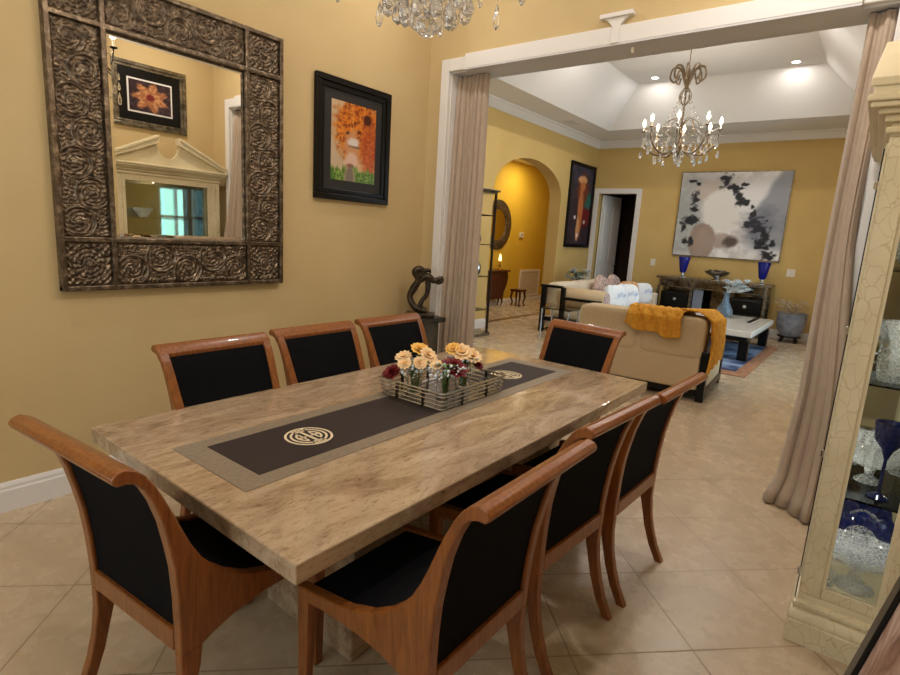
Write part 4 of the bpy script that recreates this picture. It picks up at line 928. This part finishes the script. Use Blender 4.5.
# sofa seen from behind
sa = thing('sofa', 'beige sofa with black side frames seen from behind, mustard throw over it', 'sofa', (1.46, 5.02, 0), math.radians(4))
MB().box(-.68, .66, -.60, -.50, .12, .70).build('back_panel', M['beige'], sa, bevel=.02, seg=3)
MB().box(-.68, .66, -.58, .55, .06, .13).build('plinth', M['black'], sa)
softbox(MB(), -.66, .64, -.48, .58, .14, .42).build('seat_cushion', M['cream'], sa, smooth=60)
for xa, xb in ((-.70, .01), (.01, .68)): softbox(MB(), xa, xb, -.62, -.28, .44, .89, e=.22).build('back_cushion', M['beige'], sa, smooth=60)
for xa, xb in ((-.74, -.685), (.665, .74)):
    a_ = MB().box(xa, xb, -.60, -.50, 0, .54).box(xa, xb, .5, .6, 0, .54).box(xa, xb, -.5, .5, .46, .54).box(xa, xb, -.5, .5, .05, .13); a_.build('side_frame', M['black'], sa, bevel=.006)
    MB().box(xa+.015, xb-.015, -.5, .5, .13, .46).build('side_infill', M['beige'], sa)
# mustard throw
th = thing('throw_blanket', 'chunky mustard throw draped over the back and right side of the beige sofa', 'blanket', (0, 0, 0))
def throwback(u, v):
    # v: 0 hanging end on the back face, 1 on the seat side; u across
    x = 1.35+.62*u; wob = .10*vnoise(np.array(u*4+1), np.array(.3), 1, 2).item(); zlow = .60+wob+.10*(1-u)**2; L = [(4.345, zlow), (4.352, .86), (4.42, .925), (4.62, .925), (4.72, .86), (4.76, .62)]
    t = v*5; i = min(4, int(t)); f = t-i; y = L[i][0]*(1-f)+L[i+1][0]*f; z = L[i][1]*(1-f)+L[i+1][1]*f
    fold = .022*math.sin(u*26+3*v+2*math.sin(v*4)); x += .03*math.sin(v*5+u*3)+.08*(v-.2)*(u-.3)
    if v < .3: y += fold-.012
    else: z += abs(fold)
    return V(x, y, z)
def throwside(u, v):
    y = 4.46+.62*u; zlow = .32+.10*u; L = [(2.245, zlow), (2.252, .62), (2.22, .86), (2.10, .945), (1.90, .94)]
    t = v*4; i = min(3, int(t)); f = t-i; x = L[i][0]*(1-f)+L[i+1][0]*f; z = L[i][1]*(1-f)+L[i+1][1]*f
    fold = .02*math.sin(u*24+v*4); y += .05*math.sin(v*3); z -= .05*u*v; x += fold*(1 if v < .6 else .3); z += abs(fold)*(v > .6)
    return V(x, y-.05*(1-v), z)
MB().grid(throwback, 60, 40).build('back_drape', M['mustard'], th, smooth=80, solid=.018, sub=1)
MB().grid(throwside, 50, 36).build('side_drape', M['mustard'], th, smooth=80, solid=.018, sub=1)

# long sofa facing right, seen beyond
sb = thing('sofa', 'long cream sofa with black wooden arm frames along the left of the living room', 'sofa', (-1.05, 6.95, 0))
MB().box(.0, 1.0, .06, 2.62, .10, .26).build('base', M['cream'], sb, bevel=.01)
for k in range(3): softbox(MB(), .12, 1.08, .08+.84*k, .92+.84*k, .26, .46).build('seat_cushion', M['cream'], sb, smooth=60)
for k in range(3): softbox(MB(), .0, .28, .08+.84*k, .92+.84*k, .44, .86, e=.25).build('back_cushion', M['cream'], sb, smooth=60)
for y0 in (-.02, 2.62):
    MB().box(-.03, .05, y0, y0+.07, 0, .80).box(-.05, .36, y0-.005, y0+.075, .78, .825).box(.9, 1.0, y0, y0+.07, 0, .62).box(.36, 1.05, y0-.01, y0+.08, .60, .645).box(.0, .95, y0+.01, y0+.06, .2, .27).box(.34, .41, y0, y0+.07, .27, .80).build('arm_frame', M['black'], sb, bevel=.006)
MB().box(.9, 1.12, 2.60, 2.75, .0, .66).build('far_arm_panel', M['cream'], sb, bevel=.03)
def cushion(label, mtl, c, r, rot, nm='throw_pillow'):
    o = softbox(MB(), -r, r, -.075, .075, -r, r, e=.5).build(nm, M[mtl], None, smooth=60); o.location = c; o.rotation_euler = rot; return tag(o, label, 'pillow')
bl = thing('bolster', 'beige roll bolster with patterned round end on the near end of the long sofa', 'pillow', (-.40, 7.16, .63))
MB().lathe([(.02, -.42), (.15, -.42), (.17, -.38), (.17, .38), (.15, .42)], seg=24, mtx=Matrix.Rotation(PI/2, 4, 'Y')).build('roll', M['beige'], bl, smooth=50)
MB().lathe([(.001, .421), (.14, .424), (.148, .42)], seg=24, mtx=Matrix.Rotation(PI/2, 4, 'Y')).build('end_disc', M['pinkfab'], bl)
cushion('white square pillow next to the bolster on the long sofa', 'whitefab', (.02, 7.50, .68), .22, (math.radians(-14), 0, math.radians(60)))
cushion('pale blue and white pillow in the middle of the long sofa', 'whitefab', (.03, 8.02, .68), .22, (math.radians(-14), 0, math.radians(40)))
cushion('tan patterned pillow between the blue-white pillows on the long sofa', 'orangefab', (-.15, 8.6, .70), .21, (math.radians(-12), 0, math.radians(50)))
cushion('pale blue pillow at the far end of the long sofa', 'whitefab', (-.05, 9.1, .67), .20, (math.radians(-12), 0, math.radians(50)))
for k, y in enumerate((8.35, 8.95)): cushion(('pink patterned pillow on the top of the long sofa back, nearer one', 'pink patterned pillow on the top of the long sofa back, farther one')[k], 'pinkfab', (-.60, y, .77), .20, (0, math.radians(20), math.radians(85)))
# glass side table + flowers behind the sofa
sd = thing('side_table', 'small glass and silver side table at the near end of the long sofa', 'side table', (-.45, 6.45, 0))
MB().box(-.25, .25, -.2, .2, .50, .515).build('glass_top', M['pane'], sd)
for sx in (-1, 1):
    for sy in (-1, 1): MB().tube([(sx*.23, sy*.18, 0), (sx*.23, sy*.18, .50)], .012, 8).build('leg', M['chrome'], sd, smooth=40)
MB().box(-.23, .23, -.18, .18, .16, .17).build('lower_shelf', M['pane'], sd)
ft = thing('flower_stand', 'dark stand behind the long sofa with white flowers', 'stand', (-1.40, 9.05, 0))
MB().box(-.18, .18, -.18, .18, .62, .65).build('top', M['black'], ft); MB().box(-.04, .04, -.04, .04, 0.02, .62).build('post', M['black'], ft); MB().box(-.16, .16, -.16, .16, 0, .02).build('foot', M['black'], ft)
fp = thing('flower_pot', 'white flowers with grey-green leaves in a low bowl left of the bedroom door', 'flowers', (-1.40, 9.05, .6505))
MB().lathe([(.07, 0), (.12, .08), (.13, .11), (.11, .11), (.001, .02)], seg=20).build('bowl', M['glass'], fp, smooth=50)
gm = noisy('grey_green_leaf', col(140, 150, 130), col(90, 104, 84), 12, .5)
for k in range(14):
    a = rnd.uniform(0, 2*PI); r_ = rnd.uniform(.05, .28); z = rnd.uniform(.12, .38); fl = MB(); p = V(r_*math.cos(a), r_*math.sin(a), z); flower(fl, p, .085, 3, 7); fl.tube([(0, 0, .05), p*.6+V(0, 0, .05), p], .003, 4); fl.build('bloom', M['petal_white'], fp)
lf = MB()
for k in range(18):
    a = rnd.uniform(0, 2*PI); l = rnd.uniform(.2, .4); lf.grid(lambda u, v: V(math.cos(a)*l*u-math.sin(a)*(v-.5)*.05*math.sin(PI*u), math.sin(a)*l*u+math.cos(a)*(v-.5)*.05*math.sin(PI*u), .1+.22*math.sin(u*2.6)), 6, 2)
lf.build('leaves', gm, fp)

# console
cs = thing('mirrored_console', 'long antique-silver mirrored console with black drawers under the abstract painting', 'console', (.96, 10.13, 0))
MB().box(-1.03, 1.03, -.24, .26, .96, 1.0).build('top', M['antsilver'], cs, bevel=.006)
MB().box(-.98, .98, -.19, .24, .80, .96).build('apron_frame', M['antsilver'], cs)
for k in range(3): MB().box(-.93+.64*k, -.93+.64*k+.58, -.215, -.19, .82, .94).build('apron_drawer', M['mirrorpanel'], cs, bevel=.008)
for x in (-1.0, -.36, .30, .94):
    for y in (-.21, .2): MB().box(x, x+.05, y, y+.04, 0, .80).build('leg', M['antsilver'], cs, bevel=.004)
for x in (-.92, .36):
    d_ = MB().box(x, x+.56, -.16, .2, .14, .70).build('drawer_box', M['black'], cs, bevel=.006)
    for k in range(2): MB().box(x+.03, x+.53, -.175, -.16, .17+.27*k, .41+.27*k).build('drawer_front', M['black'], d_, bevel=.008); MB().ball((x+.28, -.185, .29+.27*k), .035, 12, 8, (1, .4, 1)).build('knob', M['chrome'], d_, smooth=60)
MB().box(-.30, -.12, -.14, -.12, .14, .78).build('blue_grey_panel', M['bluecloth'], cs)
MB().box(-.98, .98, -.19, .22, .10, .14).build('lower_shelf', M['antsilver'], cs); MB().box(-.92, .92, .225, .24, .14, .80).build('mirror_back', M['mirrorpanel'], cs)
def blue_vase(label, x):
    t = thing('cobalt_vase', label, 'vase', (x, 10.08, 1.0005), 0, 'cobalt vases on the console')
    MB().lathe([(.09, 0), (.09, .015), (.03, .04), (.03, .09)], seg=24).build('foot', M['chrome'], t, smooth=40)
    MB().lathe([(.04, .09), (.065, .12), (.10, .32), (.112, .38), (.11, .41), (.10, .41), (.085, .34), (.05, .13), (.001, .11)], seg=28).build('body', M['blueglass'], t, smooth=40)
    del t['group']; return t
blue_vase('cobalt blue vase on a silver foot at the left end of the console', .38); blue_vase('cobalt blue vase on a silver foot at the right end of the console', 1.80)
fb = thing('footed_bowl', 'silver footed bowl of dark decorations in the middle of the console', 'bowl', (1.02, 10.08, 1.0005))
MB().lathe([(.10, 0), (.09, .015), (.04, .035), (.06, .06), (.2, .12), (.24, .17), (.235, .17), (.19, .125), (.001, .07)], seg=28).build('dish', M['chrome'], fb, smooth=40)
for k in range(9): a = k*.7; MB().ball((.13*math.cos(a), .13*math.sin(a), .155), .045, 8, 6).build('ornament', M['bronze'] if k % 2 else M['antsilver'], fb, smooth=60)
# pots with dried grasses
def grass_pot(label, x, y, r, h, m_, gh, n_, feet=True):
    t = thing('planter', label, 'planter', (x, y, 0)); z0 = .12 if feet else 0
    if feet:
        for k in range(4): a = PI/4+k*PI/2; MB().tube([(r*.75*math.cos(a), r*.75*math.sin(a), 0), (r*.6*math.cos(a), r*.6*math.sin(a), .06), (r*.7*math.cos(a), r*.7*math.sin(a), z0)], .022, 8).build('stand_leg', M['black'], t, smooth=50)
        MB().lathe([(r*.55, z0-.02), (r*.78, z0-.02), (r*.8, z0), (r*.5, z0)], seg=24).build('stand_ring', M['black'], t, smooth=40)
    MB().lathe([(r*.6, z0), (r*.85, z0+h*.25), (r, z0+h*.6), (r*.97, z0+h*.92), (r*1.05, z0+h), (r*.92, z0+h), (r*.85, z0+h*.8), (.001, z0+h*.8)], seg=32).build('pot', m_, t, smooth=50)
    g = MB()
    for k in range(n_):
        a = rnd.uniform(0, 2*PI); q = rnd.uniform(.1, 1); b = V(r*.5*q*math.cos(a), r*.5*q*math.sin(a), z0+h*.79); l = gh*rnd.uniform(.6, 1)
        tp_ = b+V(math.cos(a)*q*gh*.55, math.sin(a)*q*gh*.55, l); md = (b+tp_)/2+V(0, 0, l*.12)
        g.tube([b, md, tp_], .004, 4); g.tube([md+(tp_-md)*.5, md+(tp_-md)*.8, tp_+V(math.cos(a)*.03, math.sin(a)*.03, -.01)], [.006, .018, .004], 5)
    tag(g.build('dried_grass', M['drygrass'], t), kind='stuff'); return t
grass_pot('grey glazed planter of dried grasses on a black stand at the right of the console', 2.38, 10.07, .24, .42, M['grey_stone'], .34, 42)
grass_pot('planter of pale dried grasses at the left of the console', -.30, 9.95, .15, .36, M['antsilver'], .36, 40)

# switches, thermostat, grille
def plate(label, x0, x1, y0, y1, z0, z1, nm='wall_switch', ax='y', cat='switch'):
    t = thing(nm, label, cat, ((x0+x1)/2, (y0+y1)/2, z0)); mx, my = (x0+x1)/2, (y0+y1)/2
    MB().box(x0-mx, x1-mx, y0-my, y1-my, 0, z1-z0).build('plate', M['plate'], t, bevel=.002)
    if ax == 'y': MB().box(-.015, .015, y0-my-.006, y0-my, .035, z1-z0-.035).build('rocker', M['white'], t)
    else: MB().box(x1-mx, x1-mx+.006, -.02, .02, .04, z1-z0-.03).build('display', M['iron'], t)
plate('light switch plate on the gold wall right of the bedroom door', -.40, -.30, YF-.012, YF, 1.17, 1.31)
plate('double light switch plate on the far wall right of the abstract painting', 2.13, 2.27, YF-.012, YF, 1.17, 1.31)
plate('white thermostat on the hall wall beyond the arch', -3.5, -3.47, 10.08, 10.24, 1.59, 1.71, 'thermostat', 'x', 'thermostat')
rg_ = thing('return_grille', 'white square return air grille low on the hall wall', 'air grille', (-3.5, 10.25, .13))
MB().box(0, .02, 0, 1.0, 0, .05).box(0, .02, 0, 1.0, .62, .67).box(0, .02, 0, .05, .05, .62).box(0, .02, .95, 1.0, .05, .62).build('frame', M['white'], rg_)
sl = MB()
for k in range(18): sl.box(.003, .014, .05, .95, .058+.0315*k, .078+.0315*k)
sl.build('louvres', M['cream'], rg_); MB().box(0, .003, .05, .95, .05, .62).build('backing', M['soffit'], rg_)
# hall furniture
cm_ = thing('commode', 'dark red-brown bombe chest against the hall wall under the round mirror', 'chest', (-3.22, 8.85, 0))
bx = [(.0, .18), (.16, .18), (.17, .30), (.24, .50), (.27, .66), (.24, .80), (.0, .80)]
MB().prism([(x-.26, z) for x, z in bx], -.50, .42, 'y').build('body', M['darkwood'], cm_, smooth=40)
MB().box(-.27, .04, -.53, .45, .80, .84).build('top', M['darkwood'], cm_, bevel=.008)
for sx, sy in ((-.22, -.46), (-.22, .38), (-.12, -.46), (-.12, .38)): MB().tube([(sx, sy, .2), (sx+.03, sy, .1), (sx, sy, 0)], [.03, .02, .014], 8).build('leg', M['darkwood'], cm_, smooth=50)
hl = thing('table_lamp', 'small lit brass lamp on the hall chest', 'lamp', (-3.30, 9.0, .841))
MB().lathe([(.06, 0), (.05, .02), (.015, .05), (.03, .10), (.012, .16), (.012, .2)], seg=16).build('base', mat('brass', col(190, 140, 60), .25, 1), hl, smooth=50)
MB().lathe([(.03, .2), (.035, .25), (.02, .33), (.004, .36)], seg=16).build('shade', mat('glowing_amber_shade', (1, .7, .3, 1), .4, emit=(1, .65, .25, 1), es=3), hl, smooth=50)
hs = thing('small_stool', 'small dark wooden stool on the hall floor beside the chest', 'stool', (-3.12, 9.62, 0))
MB().box(-.14, .14, -.14, .14, .34, .39).build('seat', M['darkwood'], hs, bevel=.008)
for sx in (-1, 1):
    for sy in (-1, 1): MB().tube([(sx*.10, sy*.10, .34), (sx*.12, sy*.12, .2), (sx*.09, sy*.09, .08), (sx*.12, sy*.12, 0)], [.028, .024, .016, .02], 8).build('leg', M['darkwood'], hs, smooth=50)
rm = thing('round_mirror', 'round mirror with a broad grey-brown frame on the hall wall', 'mirror', (-3.5, 9.08, 1.84))
T = Matrix.Rotation(PI/2, 4, 'Y')
MB().lathe([(.34, .002), (.56, .002), (.56, .03), (.45, .055), (.35, .03), (.34, .002)], seg=48, mtx=T, scal=lambda a, z: 1).build('frame', M['antsilver'], rm, smooth=40)
MB().lathe([(.001, .012), (.345, .012), (.345, .004)], seg=48, mtx=T).build('mirror_glass', M['mirror'], rm)

# etagere by the left curtain
et = thing('etagere', 'tall narrow antique-silver glass etagere just behind the left curtain', 'display stand', (-1.60, 5.60, 0), math.radians(-4))
EH = 2.29
for sx in (-1, 1):
    for sy in (-1, 1): MB().box(sx*.20-.015, sx*.20+.015, sy*.18-.015, sy*.18+.015, .06, EH-.06).build('post', M['iron'], et)
MB().box(-.24, .24, -.22, .22, 0, .06).build('base', M['antsilver'], et, bevel=.01)
MB().box(-.22, .22, -.20, .20, EH-.06, EH-.03).box(-.25, .25, -.23, .23, EH-.03, EH).build('crown', M['antsilver'], et, bevel=.01)
for k, z in enumerate((.42, .95, 1.45, 1.9)):
    MB().box(-.20, .20, -.18, .18, z, z+.008).build('glass_shelf', M['shelfglass'], et); 
    rr_ = MB(); rr_.tube([(-.2, -.18, z), (.2, -.18, z), (.2, .18, z), (-.2, .18, z)], .008, 6, closed=True); rr_.build('shelf_rail', M['iron'], et, smooth=40)
glass_item('silver_vase', 'silver vase on the second shelf of the etagere', [(.04, 0), (.08, .05), (.09, .15), (.04, .24), (.05, .28), (.001, .28)], (-1.57, 5.60, .959), 'chrome', cat='vase')
glass_item('silver_vase', 'silver vase on the third shelf of the etagere', [(.05, 0), (.07, .08), (.05, .16), (.03, .22), (.04, .25), (.001, .25)], (-1.58, 5.60, 1.459), 'chrome', cat='vase')
